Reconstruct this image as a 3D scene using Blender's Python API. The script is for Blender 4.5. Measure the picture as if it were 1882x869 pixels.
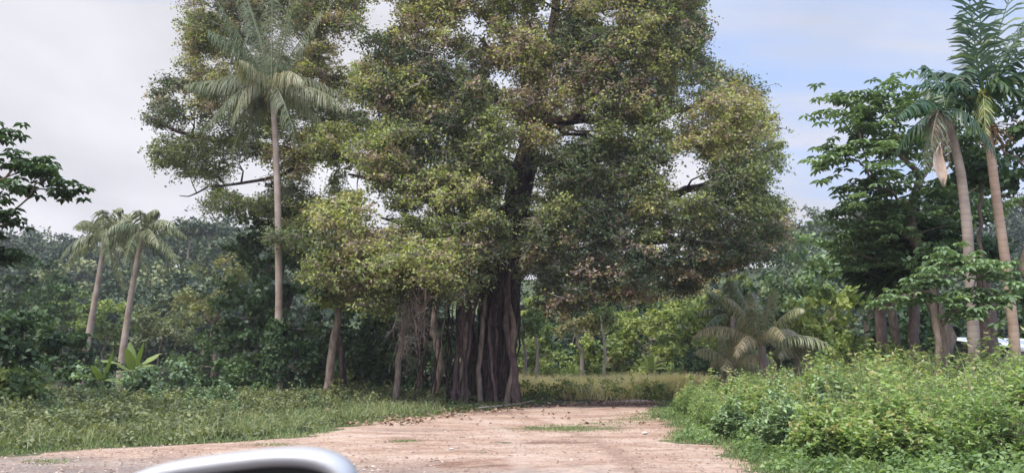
import bpy, math, random
import numpy as np
from mathutils import Vector
for o in list(bpy.data.objects): bpy.data.objects.remove(o)
S = bpy.context.scene; COL = S.collection
R = math.radians
# ------------------------------------------------------------------ camera
F = 1449.0; PITCH = R(9.6); CAMZ = 1.5
cam = bpy.data.cameras.new('camera'); co = bpy.data.objects.new('camera', cam); COL.objects.link(co)
co.location = (0, 0, CAMZ); co.rotation_euler = (R(90) + PITCH, 0, 0)
cam.sensor_width = 36; cam.lens = 36 * F / 1882; cam.clip_start = 0.05; cam.clip_end = 3000
cam.dof.use_dof = True; cam.dof.focus_distance = 28; cam.dof.aperture_fstop = 5.0
S.camera = co
# ------------------------------------------------------------------ world
SUN_EL, SUN_AZ = R(65), R(218)     # azimuth clockwise from +Y: to the camera's left, a little behind
w = bpy.data.worlds.new('World'); S.world = w; w.use_nodes = True
nt = w.node_tree; nt.nodes.clear(); N_, L_ = nt.nodes, nt.links
out = N_.new('ShaderNodeOutputWorld'); bg = N_.new('ShaderNodeBackground'); bg.inputs[1].default_value = 0.1
sky = N_.new('ShaderNodeTexSky'); sky.sky_type = 'NISHITA'; sky.sun_disc = False
sky.sun_elevation = SUN_EL; sky.sun_rotation = SUN_AZ; sky.dust_density = 1.5
tc = N_.new('ShaderNodeTexCoord')
sx = N_.new('ShaderNodeSeparateXYZ'); L_.new(tc.outputs['Generated'], sx.inputs[0])
def wm(op, a, b=None, c=None):
    n = N_.new('ShaderNodeMath'); n.operation = op
    for i, v in enumerate((a, b, c)):
        if v is None: continue
        if isinstance(v, (int, float)): n.inputs[i].default_value = v
        else: L_.new(v, n.inputs[i])
    return n.outputs[0]
# clouds on a plane overhead: direction / height
den = wm('ADD', wm('ABSOLUTE', sx.outputs[2]), 0.22)
cx = wm('DIVIDE', sx.outputs[0], den); cy = wm('DIVIDE', sx.outputs[1], den)
cb = N_.new('ShaderNodeCombineXYZ'); L_.new(cx, cb.inputs[0]); L_.new(cy, cb.inputs[1])
def wnoise(scale, detail, rough, stretch=(1, 1, 1), rot=0):
    m = N_.new('ShaderNodeMapping'); m.inputs['Scale'].default_value = stretch; m.inputs['Rotation'].default_value = (0, 0, rot)
    n = N_.new('ShaderNodeTexNoise'); n.inputs['Scale'].default_value = scale
    n.inputs['Detail'].default_value = detail; n.inputs['Roughness'].default_value = rough
    L_.new(cb.outputs[0], m.inputs[0]); L_.new(m.outputs[0], n.inputs[0]); return n.outputs[0]
n1 = wnoise(1.3, 6, .55, (1, .6, 1), .5); n2 = wnoise(2.2, 8, .55, (.45, 1.8, 1), -.45)
side = wm('MULTIPLY_ADD', sx.outputs[0], -1.3, 0.5)                # solid bank of cloud to the left, thin to the right
cov = wm('ADD', side, wm('MULTIPLY_ADD', n1, .9, -.45))
cov = wm('ADD', cov, wm('MULTIPLY_ADD', n2, 3.0, -1.42))
low = wm('MULTIPLY', wm('SUBTRACT', .42, sx.outputs[2]), 3.2)
cov = wm('ADD', cov, wm('MAXIMUM', low, 0))
cl = N_.new('ShaderNodeClamp'); L_.new(cov, cl.inputs[0])
cr = N_.new('ShaderNodeValToRGB'); cr.color_ramp.elements[0].color = (4.4, 4.4, 4.75, 1); cr.color_ramp.elements[1].color = (6.9, 6.85, 7.3, 1)
cr.color_ramp.elements[0].position = .3; cr.color_ramp.elements[1].position = .72
L_.new(wnoise(1.6, 5, .5, (1, .7, 1), 1.2), cr.inputs[0])
blue = N_.new('ShaderNodeMix'); blue.data_type = 'RGBA'; blue.inputs[0].default_value = 0.72   # pale humid air over the blue
L_.new(sky.outputs[0], blue.inputs[6]); blue.inputs[7].default_value = (3.9, 5.2, 8.2, 1)
mix = N_.new('ShaderNodeMix'); mix.data_type = 'RGBA'
L_.new(cl.outputs[0], mix.inputs[0]); L_.new(blue.outputs[2], mix.inputs[6]); L_.new(cr.outputs[0], mix.inputs[7])
# unseen sky overhead and behind: brightness added to throw more light on leaves
zb = wm('SMOOTH_MIN', wm('MULTIPLY', wm('MAXIMUM', wm('SUBTRACT', sx.outputs[2], .42), 0), 3.2), 1.0, .1)
bb_ = wm('MULTIPLY', wm('MAXIMUM', wm('SUBTRACT', wm('MULTIPLY', sx.outputs[1], -1.0), .0), 0), 1.2)
gain = wm('ADD', wm('MULTIPLY_ADD', zb, 1.35, 1.0), bb_)
sc_ = N_.new('ShaderNodeVectorMath'); sc_.operation = 'SCALE'; L_.new(mix.outputs[2], sc_.inputs[0]); L_.new(gain, sc_.inputs['Scale'])
L_.new(sc_.outputs[0], bg.inputs[0]); L_.new(bg.outputs[0], out.inputs[0])
# ------------------------------------------------------------------ sun
sl = bpy.data.lights.new('sun', 'SUN'); sl.energy = 3.2; sl.angle = R(8); sl.color = (1, .95, .86)
so = bpy.data.objects.new('sun', sl); COL.objects.link(so)
sd = Vector((math.sin(SUN_AZ) * math.cos(SUN_EL), math.cos(SUN_AZ) * math.cos(SUN_EL), math.sin(SUN_EL)))
so.rotation_euler = sd.to_track_quat('Z', 'Y').to_euler(); so.location = (0, 0, 50)
vs = S.view_settings; vs.view_transform = 'Standard'; vs.look = 'None'; vs.exposure = 0.55; vs.gamma = 1; vs.use_curve_mapping = False
S.cycles.max_bounces = 5; S.cycles.transparent_max_bounces = 4; S.cycles.diffuse_bounces = 3; S.cycles.volume_bounces = 0

# ------------------------------------------------------------------ placement and mesh helpers
rng = np.random.default_rng(7); random.seed(7)
cp, sp_ = math.cos(PITCH), math.sin(PITCH)
def at(u, v, Y):
    """point at distance Y along the view axis, measured off the photograph"""
    x = (u - 941) / F; y = (434.5 - v) / F
    d = np.array([x, cp - y * sp_, sp_ + y * cp]); return np.array([0, 0, CAMZ]) + d * (Y / d[1])
def gp(u, Y):
    """ground point"""
    x = (u - 941) / F; return np.array([x * Y * 1.0, Y, 0.0])
def gv(u, v):
    x = (u - 941) / F; y = (434.5 - v) / F
    d = np.array([x, cp - y * sp_, sp_ + y * cp]); t = -CAMZ / d[2]; return np.array([0, 0, CAMZ]) + d * t
def nrm(a): return a / np.maximum(np.linalg.norm(a, axis=-1, keepdims=True), 1e-9)

def mesh_from(name, V, faces_flat, starts, mats, tone=None, smooth=False, mi=None):
    me = bpy.data.meshes.new(name)
    V = np.asarray(V, dtype=np.float32); me.vertices.add(len(V)); me.vertices.foreach_set('co', V.ravel())
    me.loops.add(len(faces_flat)); me.loops.foreach_set('vertex_index', np.asarray(faces_flat, dtype=np.int32))
    me.polygons.add(len(starts)); me.polygons.foreach_set('loop_start', np.asarray(starts, dtype=np.int32))
    me.update(calc_edges=True)
    if tone is not None:
        a = me.attributes.new('tone', 'FLOAT', 'FACE'); a.data.foreach_set('value', np.asarray(tone, dtype=np.float32))
    if smooth: me.polygons.foreach_set('use_smooth', np.ones(len(starts), dtype=bool))
    for m in (mats if isinstance(mats, (list, tuple)) else [mats]): me.materials.append(m)
    if mi is not None: me.polygons.foreach_set('material_index', np.asarray(mi, dtype=np.int32))
    return me
def tag(o, label=None, cat=None, group=None, kind=None):
    for k, v in (('label', label), ('category', cat), ('group', group), ('kind', kind)):
        if v: o[k] = v
    return o
def link(name, me, parent=None, loc=None):
    o = bpy.data.objects.new(name, me); COL.objects.link(o)
    if parent is not None:
        o.parent = parent; o.matrix_parent_inverse.identity()
    if loc is not None: o.location = loc
    return o
def empty(name, loc, label, cat, group=None):
    o = bpy.data.objects.new(name, None); COL.objects.link(o); o.location = loc; o.empty_display_size = .3
    return tag(o, label, cat, group)
def copy_thing(root, loc, rz, sc, label, group=None):
    c = root.copy(); COL.objects.link(c); c.location = loc; c.rotation_euler = (0, 0, rz); c.scale = (sc, sc, sc)
    c['label'] = label
    if group: c['group'] = group
    for ch in root.children:
        d = ch.copy(); COL.objects.link(d); d.parent = c
    return c

class Geo:
    """collects polygons; vertices are given in world space, org is subtracted on build"""
    def __init__(s): s.v = []; s.f = []; s.n = 0; s.t = []
    def add(s, V, faces, tone=.5):
        V = np.asarray(V, float); s.v.append(V); s.f += [[i + s.n for i in f] for f in faces]
        s.t += [tone] * len(faces); s.n += len(V)
    def tube(s, P, r, sides=6, cap=True, tone=.5, flute=0.0):
        P = np.asarray(P, float); n = len(P); r = np.broadcast_to(np.asarray(r, float), (n,))
        T = nrm(np.gradient(P, axis=0)); ref = np.array([0, 0, 1.]) if abs(T[0, 2]) < .8 else np.array([1., 0, 0])
        V = []
        for i in range(n):
            a = nrm(np.cross(T[i], ref)); b = np.cross(a, T[i])
            for k in range(sides):
                an = 2 * math.pi * k / sides; rr = r[i] * (1 + flute * math.sin(an * 3 + 1.7 * i))
                V.append(P[i] + (a * math.cos(an) + b * math.sin(an)) * rr)
        fs = [[i * sides + k, i * sides + (k + 1) % sides, (i + 1) * sides + (k + 1) % sides, (i + 1) * sides + k] for i in range(n - 1) for k in range(sides)]
        if cap: fs += [list(range(sides))[::-1], [(n - 1) * sides + k for k in range(sides)]]
        s.add(V, fs, tone)
    def box(s, c, d, rz=0, tone=.5):
        c = np.array(c, float); x, y, z = np.array(d) / 2
        V = np.array([[a * x, b * y, e * z] for a in (-1, 1) for b in (-1, 1) for e in (-1, 1)])
        m = np.array([[math.cos(rz), -math.sin(rz), 0], [math.sin(rz), math.cos(rz), 0], [0, 0, 1]])
        s.add(V @ m.T + c, [[0, 1, 3, 2], [4, 6, 7, 5], [0, 4, 5, 1], [2, 3, 7, 6], [0, 2, 6, 4], [1, 5, 7, 3]], tone)
    def build(s, name, mat, parent=None, org=(0, 0, 0), smooth=True, loc=None):
        V = np.concatenate(s.v) - np.asarray(org); fl = [i for f in s.f for i in f]
        st = np.cumsum([0] + [len(f) for f in s.f])[:-1]
        return link(name, mesh_from(name, V, fl, st, mat, s.t, smooth), parent, loc)

def leaf_arrays(P, Nn, L, W, fold=.25, shape=4, T=None):
    """one folded leaf per point; P = leaf base"""
    n = len(P); L = np.broadcast_to(L, (n,))[:, None]; W = np.broadcast_to(W, (n,))[:, None]
    if T is None: T = rng.normal(size=(n, 3))
    T = nrm(T - Nn * np.sum(T * Nn, axis=1, keepdims=True)); Sd = np.cross(T, Nn)
    tip = P + T * L - Nn * L * .18
    if shape == 4:
        m = P + T * L * .45; V = np.stack([P, m + Sd * W - Nn * W * -fold, tip, m - Sd * W + Nn * W * fold], 1)
        idx = (np.arange(n)[:, None] * 4 + np.arange(4)).ravel(); st = np.arange(n) * 4; return V.reshape(-1, 3), idx, st, n, 1
    a = P + T * L * .25; b = P + T * L * .65 - Nn * L * .05; up = Nn * W * fold * 2
    V = np.stack([P, a + Sd * W * .85 + up, b + Sd * W * .8 + up, tip, b - Sd * W * .8 + up, a - Sd * W * .85 + up], 1)
    f = np.array([0, 1, 2, 3, 0, 3, 4, 5]); idx = (np.arange(n)[:, None] * 6 + f).ravel()
    return V.reshape(-1, 3), idx, np.arange(n * 2) * 4, n, 2
def leaves_obj(name, P, Nn, L, W, tone, mat, parent=None, org=(0, 0, 0), shape=4, T=None, fold=.25, loc=None):
    V, idx, st, n, k = leaf_arrays(P, Nn, L, W, fold, shape, T)
    return link(name, mesh_from(name, V - np.asarray(org), idx, st, mat, np.repeat(np.clip(tone, 0, 1), k)), parent, loc)
def clump_points(C, Rr, per, flat=.75, subs=9, up=.5, rnd=.6, sig=.24):
    """leaves set along short twigs that fan out from each clump centre and droop at the tips"""
    C = np.asarray(C, float); k = len(C); Rr = np.broadcast_to(Rr, (k,)); per = max(subs, per); q = per // subs
    d = rng.normal(size=(k, subs, 3)); d[..., 2] = d[..., 2] * .7 + .3; d = nrm(d) * rng.uniform(.55, 1.3, (k, subs, 1))
    t = rng.uniform(.2, 1.0, (k, subs, q, 1)) ** .75
    P = C[:, None, None] + d[:, :, None] * t * (Rr[:, None, None, None] * np.array([1, 1, flat]))
    P[..., 2] -= t[..., 0] ** 2 * .22 * Rr[:, None, None]
    P = P + rng.normal(size=P.shape) * (Rr[:, None, None, None] * sig * .42)
    Nn = nrm(nrm(P - C[:, None, None]) * .45 + np.array([0, 0, up]) + rng.normal(size=P.shape) * rnd)
    clump_points.tw = (np.repeat(C, subs, 0), (C[:, None] + d * Rr[:, None, None] * np.array([1, 1, flat]) * .85 - np.array([0, 0, .12]) * Rr[:, None, None]).reshape(-1, 3))
    ci = np.repeat(np.arange(k), subs * q); si = np.repeat(np.arange(k * subs), q)
    return P.reshape(-1, 3), Nn.reshape(-1, 3), ci, si
def twigs_obj(name, A, Bq, r, mat, parent, org):
    """many thin three-sided twigs in one mesh"""
    n = len(A); T = nrm(Bq - A); a = nrm(np.cross(T, [.31, .2, .93])); b = np.cross(T, a); V = []
    for E, rr in ((A, r), (Bq, r * .4)):
        for an in (0, 2.1, 4.2): V.append(E + (a * math.cos(an) + b * math.sin(an)) * rr)
    V = np.stack(V, 1).reshape(-1, 3); f = (np.arange(n)[:, None] * 6 + np.array([0, 1, 4, 3, 1, 2, 5, 4, 2, 0, 3, 5])).ravel()
    return link(name, mesh_from(name, V - np.asarray(org), f, np.arange(n * 3) * 4, mat), parent)
def curve(a, b, n=5, sag=.12, wob=.06):
    a = np.asarray(a, float); b = np.asarray(b, float); t = np.linspace(0, 1, n)[:, None]; L = np.linalg.norm(b - a)
    P = a + (b - a) * t; P[:, 2] += (np.sin(t[:, 0] * math.pi) * sag * L)
    w_ = rng.normal(size=(n, 3)) * wob * L; w_[0] = 0; w_[-1] = 0; return P + w_
class Skel:
    """limbs: every target hangs on the nearest earlier wood"""
    def __init__(s, g): s.g = g; s.P = []; s.r = []
    def add(s, P, r, sides=6, flute=0):
        s.g.tube(P, r, sides, flute=flute); s.P += list(np.asarray(P)); s.r += list(np.broadcast_to(r, (len(P),)))
    def grow(s, tgt, r0, r1, sides=5, sag=.1, n=5, wob=.05, low=.6):
        A = np.array(s.P); d = np.linalg.norm(A - tgt, axis=1) + low * np.maximum(A[:, 2] - tgt[2] + .3, 0) * 1.2
        i = int(np.argmin(d)); r0 = min(r0, s.r[i] * .85)
        s.add(curve(A[i], tgt, n, sag, wob), np.linspace(r0, min(r1, r0), n), sides)

# ------------------------------------------------------------------ materials
def base_mat(name):
    m = bpy.data.materials.new(name); m.use_nodes = True; n = m.node_tree.nodes; p = n['Principled BSDF']
    return m, n, m.node_tree.links, p
def ramp(n, stops):
    r = n.new('ShaderNodeValToRGB'); e = r.color_ramp.elements
    while len(e) > 1: e.remove(e[-1])
    e[0].position = stops[0][0]; e[0].color = (*stops[0][1], 1)
    for p, c in stops[1:]:
        x = e.new(p); x.color = (*c, 1)
    return r
def leaf_mat(name, stops, trans=.3, rough=.55, spec=.25):
    m, n, l, p = base_mat(name); a = n.new('ShaderNodeAttribute'); a.attribute_name = 'tone'
    r = ramp(n, stops); l.new(a.outputs['Fac'], r.inputs[0])
    l.new(r.outputs[0], p.inputs['Base Color']); p.inputs['Roughness'].default_value = rough
    p.inputs['Specular IOR Level'].default_value = spec
    t = n.new('ShaderNodeBsdfTranslucent'); g = n.new('ShaderNodeMix'); g.data_type = 'RGBA'; g.blend_type = 'MULTIPLY'
    g.inputs[0].default_value = 1; l.new(r.outputs[0], g.inputs[6]); g.inputs[7].default_value = (1.3, 1.35, .6, 1); l.new(g.outputs[2], t.inputs[0])
    x = n.new('ShaderNodeMixShader'); x.inputs[0].default_value = trans
    l.new(p.outputs[0], x.inputs[1]); l.new(t.outputs[0], x.inputs[2]); l.new(x.outputs[0], n['Material Output'].inputs[0])
    return m
def noise_mat(name, stops, scale=4, stretch=(1, 1, 1), detail=6, bump=.3, bscale=None, rough=.9, rough_noise=.6, spec=.2, dist=.05):
    m, n, l, p = base_mat(name); t = n.new('ShaderNodeTexCoord'); mp = n.new('ShaderNodeMapping'); mp.inputs['Scale'].default_value = stretch
    l.new(t.outputs['Object'], mp.inputs[0]); no = n.new('ShaderNodeTexNoise'); no.inputs['Scale'].default_value = scale
    no.inputs['Detail'].default_value = detail; no.inputs['Roughness'].default_value = rough_noise; l.new(mp.outputs[0], no.inputs[0])
    r = ramp(n, stops); l.new(no.outputs[0], r.inputs[0]); l.new(r.outputs[0], p.inputs['Base Color'])
    p.inputs['Roughness'].default_value = rough; p.inputs['Specular IOR Level'].default_value = spec
    if bump:
        n2 = n.new('ShaderNodeTexNoise'); n2.inputs['Scale'].default_value = bscale or scale * 3; n2.inputs['Detail'].default_value = 5; l.new(mp.outputs[0], n2.inputs[0])
        b = n.new('ShaderNodeBump'); b.inputs['Strength'].default_value = bump; b.inputs['Distance'].default_value = dist
        l.new(n2.outputs[0], b.inputs['Height']); l.new(b.outputs[0], p.inputs['Normal'])
    return m
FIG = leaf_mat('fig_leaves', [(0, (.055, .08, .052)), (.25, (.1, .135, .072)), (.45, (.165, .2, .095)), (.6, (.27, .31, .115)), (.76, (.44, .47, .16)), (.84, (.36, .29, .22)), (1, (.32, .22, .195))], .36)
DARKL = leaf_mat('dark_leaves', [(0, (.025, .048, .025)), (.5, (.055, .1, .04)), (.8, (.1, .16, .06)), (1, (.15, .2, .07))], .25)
MIDL = leaf_mat('green_leaves', [(0, (.05, .085, .035)), (.5, (.14, .195, .065)), (.8, (.25, .31, .1)), (1, (.34, .38, .12))], .3)
PALEL = leaf_mat('pale_leaves', [(0, (.08, .1, .055)), (.5, (.18, .205, .105)), (.8, (.27, .29, .14)), (1, (.3, .27, .14))], .3)
BLUEL = leaf_mat('bluish_leaves', [(0, (.07, .11, .065)), (.5, (.15, .22, .12)), (.8, (.24, .33, .19)), (1, (.3, .4, .22))], .25)
WEED = leaf_mat('weed_leaves', [(0, (.095, .15, .065)), (.4, (.19, .28, .12)), (.75, (.3, .4, .18)), (.95, (.4, .48, .24)), (1, (.4, .38, .22))], .4, .65, .15)
HILLL = leaf_mat('hill_leaves', [(0, (.022, .04, .024)), (.5, (.05, .08, .035)), (.8, (.1, .13, .055)), (1, (.17, .19, .08))], .1)
GRASSM = leaf_mat('grass_blades', [(0, (.08, .125, .05)), (.5, (.17, .225, .09)), (.8, (.3, .31, .16)), (1, (.42, .36, .24))], .3)
TANG = leaf_mat('tan_grass', [(0, (.2, .27, .1)), (.5, (.45, .42, .27)), (1, (.68, .56, .44))], .5)
PALMG = leaf_mat('palm_leaflets', [(0, (.05, .075, .04)), (.35, (.12, .15, .08)), (.6, (.22, .24, .13)), (.85, (.36, .34, .22)), (1, (.33, .26, .17))], .25, .45, .4)
ARECA = leaf_mat('areca_leaflets', [(0, (.025, .055, .03)), (.5, (.05, .1, .045)), (.8, (.14, .2, .06)), (1, (.36, .36, .14))], .3, .4, .4)
DEAD = leaf_mat('dead_frond', [(0, (.2, .14, .1)), (.5, (.34, .25, .19)), (1, (.48, .39, .31))], .15, .8, .1)
BARK_FIG = noise_mat('fig_bark', [(.3, (.022, .013, .014)), (.47, (.055, .034, .034)), (.56, (.095, .063, .062)), (.65, (.17, .125, .12)), (.76, (.07, .065, .045))], 4, (3, 3, .35), bump=1, dist=.12)
BARK = noise_mat('bark', [(.3, (.1, .075, .06)), (.55, (.2, .155, .13)), (.75, (.3, .25, .21))], 4, (2, 2, .6), bump=.7)
BARK_R = noise_mat('reddish_bark', [(.3, (.07, .048, .044)), (.55, (.14, .1, .09)), (.75, (.22, .165, .15))], 4, (2, 2, .6), bump=.6)
DKR = noise_mat('mauve_root_bark', [(.3, (.06, .038, .04)), (.55, (.12, .08, .08)), (.75, (.2, .145, .14))], 5, (2, 2, .5), bump=.8)
BARK_P = noise_mat('pale_bark', [(.3, (.25, .2, .17)), (.6, (.4, .34, .29)), (.8, (.5, .44, .38))], 5, (2, 2, .7), bump=.5)
def palm_bark(name, c0, c1, c2, rings=9.0):
    m, n, l, p = base_mat(name); t = n.new('ShaderNodeTexCoord'); wv = n.new('ShaderNodeTexWave'); wv.bands_direction = 'Z'
    wv.inputs['Scale'].default_value = rings / 6.283 * 2; wv.inputs['Distortion'].default_value = 3.5; wv.inputs['Detail'].default_value = 2
    l.new(t.outputs['Object'], wv.inputs[0]); no = n.new('ShaderNodeTexNoise'); no.inputs['Scale'].default_value = 1.6; no.inputs['Detail'].default_value = 6
    l.new(t.outputs['Object'], no.inputs[0]); r = ramp(n, [(.3, c0), (.5, c1), (.7, c2)]); l.new(no.outputs[0], r.inputs[0])
    mx = n.new('ShaderNodeMix'); mx.data_type = 'RGBA'; mx.blend_type = 'MULTIPLY'; mx.inputs[0].default_value = .3
    r2 = ramp(n, [(0, (.5, .45, .4)), (.12, (1, 1, 1))]); l.new(wv.outputs[0], r2.inputs[0]); l.new(r.outputs[0], mx.inputs[6]); l.new(r2.outputs[0], mx.inputs[7])
    l.new(mx.outputs[2], p.inputs['Base Color']); p.inputs['Roughness'].default_value = .85; p.inputs['Specular IOR Level'].default_value = .2
    b = n.new('ShaderNodeBump'); b.inputs['Strength'].default_value = .14; b.inputs['Distance'].default_value = .02; l.new(wv.outputs[0], b.inputs['Height']); l.new(b.outputs[0], p.inputs['Normal'])
    return m
PBARK = palm_bark('coconut_bark', (.2, .15, .125), (.31, .245, .21), (.4, .33, .29))
ABARK = palm_bark('ringed_palm_bark', (.19, .135, .11), (.3, .215, .17), (.4, .3, .24), 6)
SHAFT = noise_mat('crownshaft', [(.3, (.07, .1, .045)), (.7, (.14, .15, .08))], 3, (1, 1, .4), bump=.1, rough=.5)

# ------------------------------------------------------------------ setting: ground, track, hills
def lump(x, y, s=1.0):
    return (np.sin(x * .7 * s + 1.3) * np.cos(y * .6 * s + .4) + .6 * np.sin(x * 1.9 * s + y * 1.3 * s) + .4 * np.sin(x * 3.7 * s - y * 2.9 * s + 2)) / 2
def grid(name, x0, x1, y0, y1, nx, ny, hf, mat, smooth=True):
    X, Y = np.meshgrid(np.linspace(x0, x1, nx), np.linspace(y0, y1, ny)); Z = hf(X, Y)
    V = np.stack([X, Y, Z], -1).reshape(-1, 3); i = np.arange(nx * ny).reshape(ny, nx)
    f = np.stack([i[:-1, :-1], i[:-1, 1:], i[1:, 1:], i[1:, :-1]], -1).reshape(-1)
    return link(name, mesh_from(name, V, f, np.arange((nx - 1) * (ny - 1)) * 4, mat, smooth=smooth))
SOIL = noise_mat('soil', [(.3, (.05, .065, .03)), (.5, (.09, .1, .05)), (.7, (.16, .13, .085))], .8, bump=.5, bscale=6)
tag(grid('ground', -1500, 1500, -400, 2600, 60, 60, lambda X, Y: X * 0 - .03, SOIL), kind='structure')
# laterite track
m, n, l, p = base_mat('laterite_track'); t = n.new('ShaderNodeTexCoord')
def tn(scale, det=6, ro=.6, st=(1, 1, 1)):
    mp = n.new('ShaderNodeMapping'); mp.inputs['Scale'].default_value = st; l.new(t.outputs['Object'], mp.inputs[0])
    x = n.new('ShaderNodeTexNoise'); x.inputs['Scale'].default_value = scale; x.inputs['Detail'].default_value = det; x.inputs['Roughness'].default_value = ro; l.new(mp.outputs[0], x.inputs[0]); return x.outputs[0]
big = ramp(n, [(.33, (.22, .13, .095)), (.42, (.36, .24, .18)), (.52, (.46, .33, .255)), (.6, (.52, .4, .325)), (.68, (.42, .28, .215))]); l.new(tn(.55, 10, .72, (.65, 1.2, 1)), big.inputs[0])
fine = ramp(n, [(.3, (.5, .47, .44)), (.5, (1, 1, 1)), (.68, (1.25, 1.25, 1.25))]); l.new(tn(11, 6, .75), fine.inputs[0])
mx = n.new('ShaderNodeMix'); mx.data_type = 'RGBA'; mx.blend_type = 'MULTIPLY'; mx.inputs[0].default_value = .8
l.new(big.outputs[0], mx.inputs[6]); l.new(fine.outputs[0], mx.inputs[7])
sxy = n.new('ShaderNodeSeparateXYZ'); l.new(t.outputs['Object'], sxy.inputs[0])
def tm(op, a, b=None, c=None):
    k = n.new('ShaderNodeMath'); k.operation = op
    for i, v in enumerate((a, b, c)):
        if v is None: continue
        if isinstance(v, (int, float)): k.inputs[i].default_value = v
        else: l.new(v, k.inputs[i])
    return k.outputs[0]
mid_ = ramp(n, [(.35, (.62, .58, .55)), (.5, (1, 1, 1)), (.65, (1.14, 1.12, 1.1))]); l.new(tn(2.6, 7, .7, (.6, 1.3, 1)), mid_.inputs[0]); m2 = n.new('ShaderNodeMix'); m2.data_type = 'RGBA'; m2.blend_type = 'MULTIPLY'; m2.inputs[0].default_value = .6; l.new(mx.outputs[2], m2.inputs[6]); l.new(mid_.outputs[0], m2.inputs[7]); mx = m2
# damp and mossy patches with ragged outlines; wheel ruts that swing in from the road
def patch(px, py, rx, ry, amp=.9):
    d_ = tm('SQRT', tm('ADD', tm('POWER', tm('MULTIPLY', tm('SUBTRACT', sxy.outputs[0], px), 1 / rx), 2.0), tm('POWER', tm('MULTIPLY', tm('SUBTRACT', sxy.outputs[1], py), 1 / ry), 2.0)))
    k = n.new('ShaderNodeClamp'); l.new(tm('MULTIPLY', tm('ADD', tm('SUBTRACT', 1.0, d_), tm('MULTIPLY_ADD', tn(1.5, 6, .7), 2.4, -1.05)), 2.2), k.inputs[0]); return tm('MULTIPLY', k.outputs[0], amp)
def over(fac, col):
    global mx
    q_ = n.new('ShaderNodeMix'); q_.data_type = 'RGBA'; l.new(fac, q_.inputs[0]); l.new(mx.outputs[2], q_.inputs[6]); q_.inputs[7].default_value = (*col, 1); mx = q_
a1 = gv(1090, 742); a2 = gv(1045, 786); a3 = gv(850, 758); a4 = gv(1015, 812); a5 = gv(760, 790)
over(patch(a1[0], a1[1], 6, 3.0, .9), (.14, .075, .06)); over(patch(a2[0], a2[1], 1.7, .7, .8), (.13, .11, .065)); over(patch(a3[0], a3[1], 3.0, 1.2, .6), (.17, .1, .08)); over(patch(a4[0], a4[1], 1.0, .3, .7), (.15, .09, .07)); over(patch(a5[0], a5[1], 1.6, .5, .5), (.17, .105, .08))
for k0 in (0, 1.7):      # ruts
    c0_ = tm('ADD', tm('MULTIPLY', tm('SINE', tm('MULTIPLY', sxy.outputs[1], .11)), 2.2), -1.6 + k0); dd_ = tm('ABSOLUTE', tm('SUBTRACT', tm('ADD', sxy.outputs[0], tm('MULTIPLY', tn(.7, 3), .8)), c0_)); kk = n.new('ShaderNodeClamp'); l.new(tm('MULTIPLY', tm('SUBTRACT', .3, dd_), 3.0), kk.inputs[0]); over(tm('MULTIPLY', kk.outputs[0], .6), (.25, .16, .12) if k0 else (.5, .39, .32))
# grey crushed-stone shoulder near the road
edge = tm('MULTIPLY_ADD', tn(.9, 4), 5.0, 10.6); gf = n.new('ShaderNodeClamp'); l.new(tm('MULTIPLY', tm('SUBTRACT', edge, tm('MULTIPLY_ADD', sxy.outputs[0], .25, sxy.outputs[1])), .5), gf.inputs[0])
mg = n.new('ShaderNodeMix'); mg.data_type = 'RGBA'; l.new(tm('MULTIPLY', gf.outputs[0], .75), mg.inputs[0]); l.new(mx.outputs[2], mg.inputs[6])
gr = ramp(n, [(.3, (.13, .11, .1)), (.5, (.25, .215, .2)), (.7, (.36, .32, .3))]); l.new(tn(16, 5, .8), gr.inputs[0]); l.new(gr.outputs[0], mg.inputs[7])
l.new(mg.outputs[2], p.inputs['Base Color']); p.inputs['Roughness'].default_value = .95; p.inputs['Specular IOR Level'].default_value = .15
b = n.new('ShaderNodeBump'); b.inputs['Strength'].default_value = .9; b.inputs['Distance'].default_value = .1; l.new(tm('ADD', tn(9, 8, .7), tm('MULTIPLY', tn(1.8, 5, .6), 1.5)), b.inputs['Height']); l.new(b.outputs[0], p.inputs['Normal'])
TRACK = m
left_px = [(-330, 858), (-100, 846), (0, 836), (250, 818), (420, 812), (560, 801), (640, 783), (760, 766), (900, 752), (1010, 743), (1100, 738)]
right_px = [(1205, 733), (1212, 742), (1190, 760), (1228, 772), (1252, 792), (1238, 812), (1330, 815), (1350, 835), (1395, 862)]
LE = np.array([gv(*q)[:2] for q in left_px]); RE = np.array([gv(*q)[:2] for q in right_px])
def xl(Y): return np.interp(Y, [-30, 5] + list(LE[:, 1]), [-30, -30] + list(LE[:, 0]))
def xr(Y): i = np.argsort(RE[:, 1]); return np.interp(Y, [-30, 8] + list(RE[i, 1]), [16, 6] + list(RE[i, 0]))
ys = np.concatenate([np.linspace(-12, 9, 15), np.linspace(9.3, 42, 190)]); NX = 70; V = []
for y in ys:
    a, c = float(xl(y)), float(xr(y))
    if y > 9: a += .22 * math.sin(y * 3.1) + .15 * math.sin(y * 7.7 + 1); c += .25 * math.sin(y * 2.3 + 2) + .18 * math.sin(y * 5.9)
    if y > 40: a, c = a + (y - 40) * .8, c - (y - 40) * .6
    xs = np.linspace(a, max(c, a + .5), NX); e = np.minimum(1, np.minimum(np.arange(NX), np.arange(NX)[::-1]) / 5)
    V.append(np.stack([xs, xs * 0 + y, -.026 + e * (.03 + .035 * (lump(xs, np.full(NX, y), .8) + .35 * lump(xs * 3.1, np.full(NX, y) * 3.3)))], -1))
V = np.concatenate(V); i = np.arange(len(V)).reshape(len(ys), NX)
f = np.stack([i[:-1, :-1], i[:-1, 1:], i[1:, 1:], i[1:, :-1]], -1).reshape(-1)
tag(link('dirt_track', mesh_from('dirt_track', V, f, np.arange((len(ys) - 1) * (NX - 1)) * 4, TRACK, smooth=True)), kind='structure')
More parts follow.
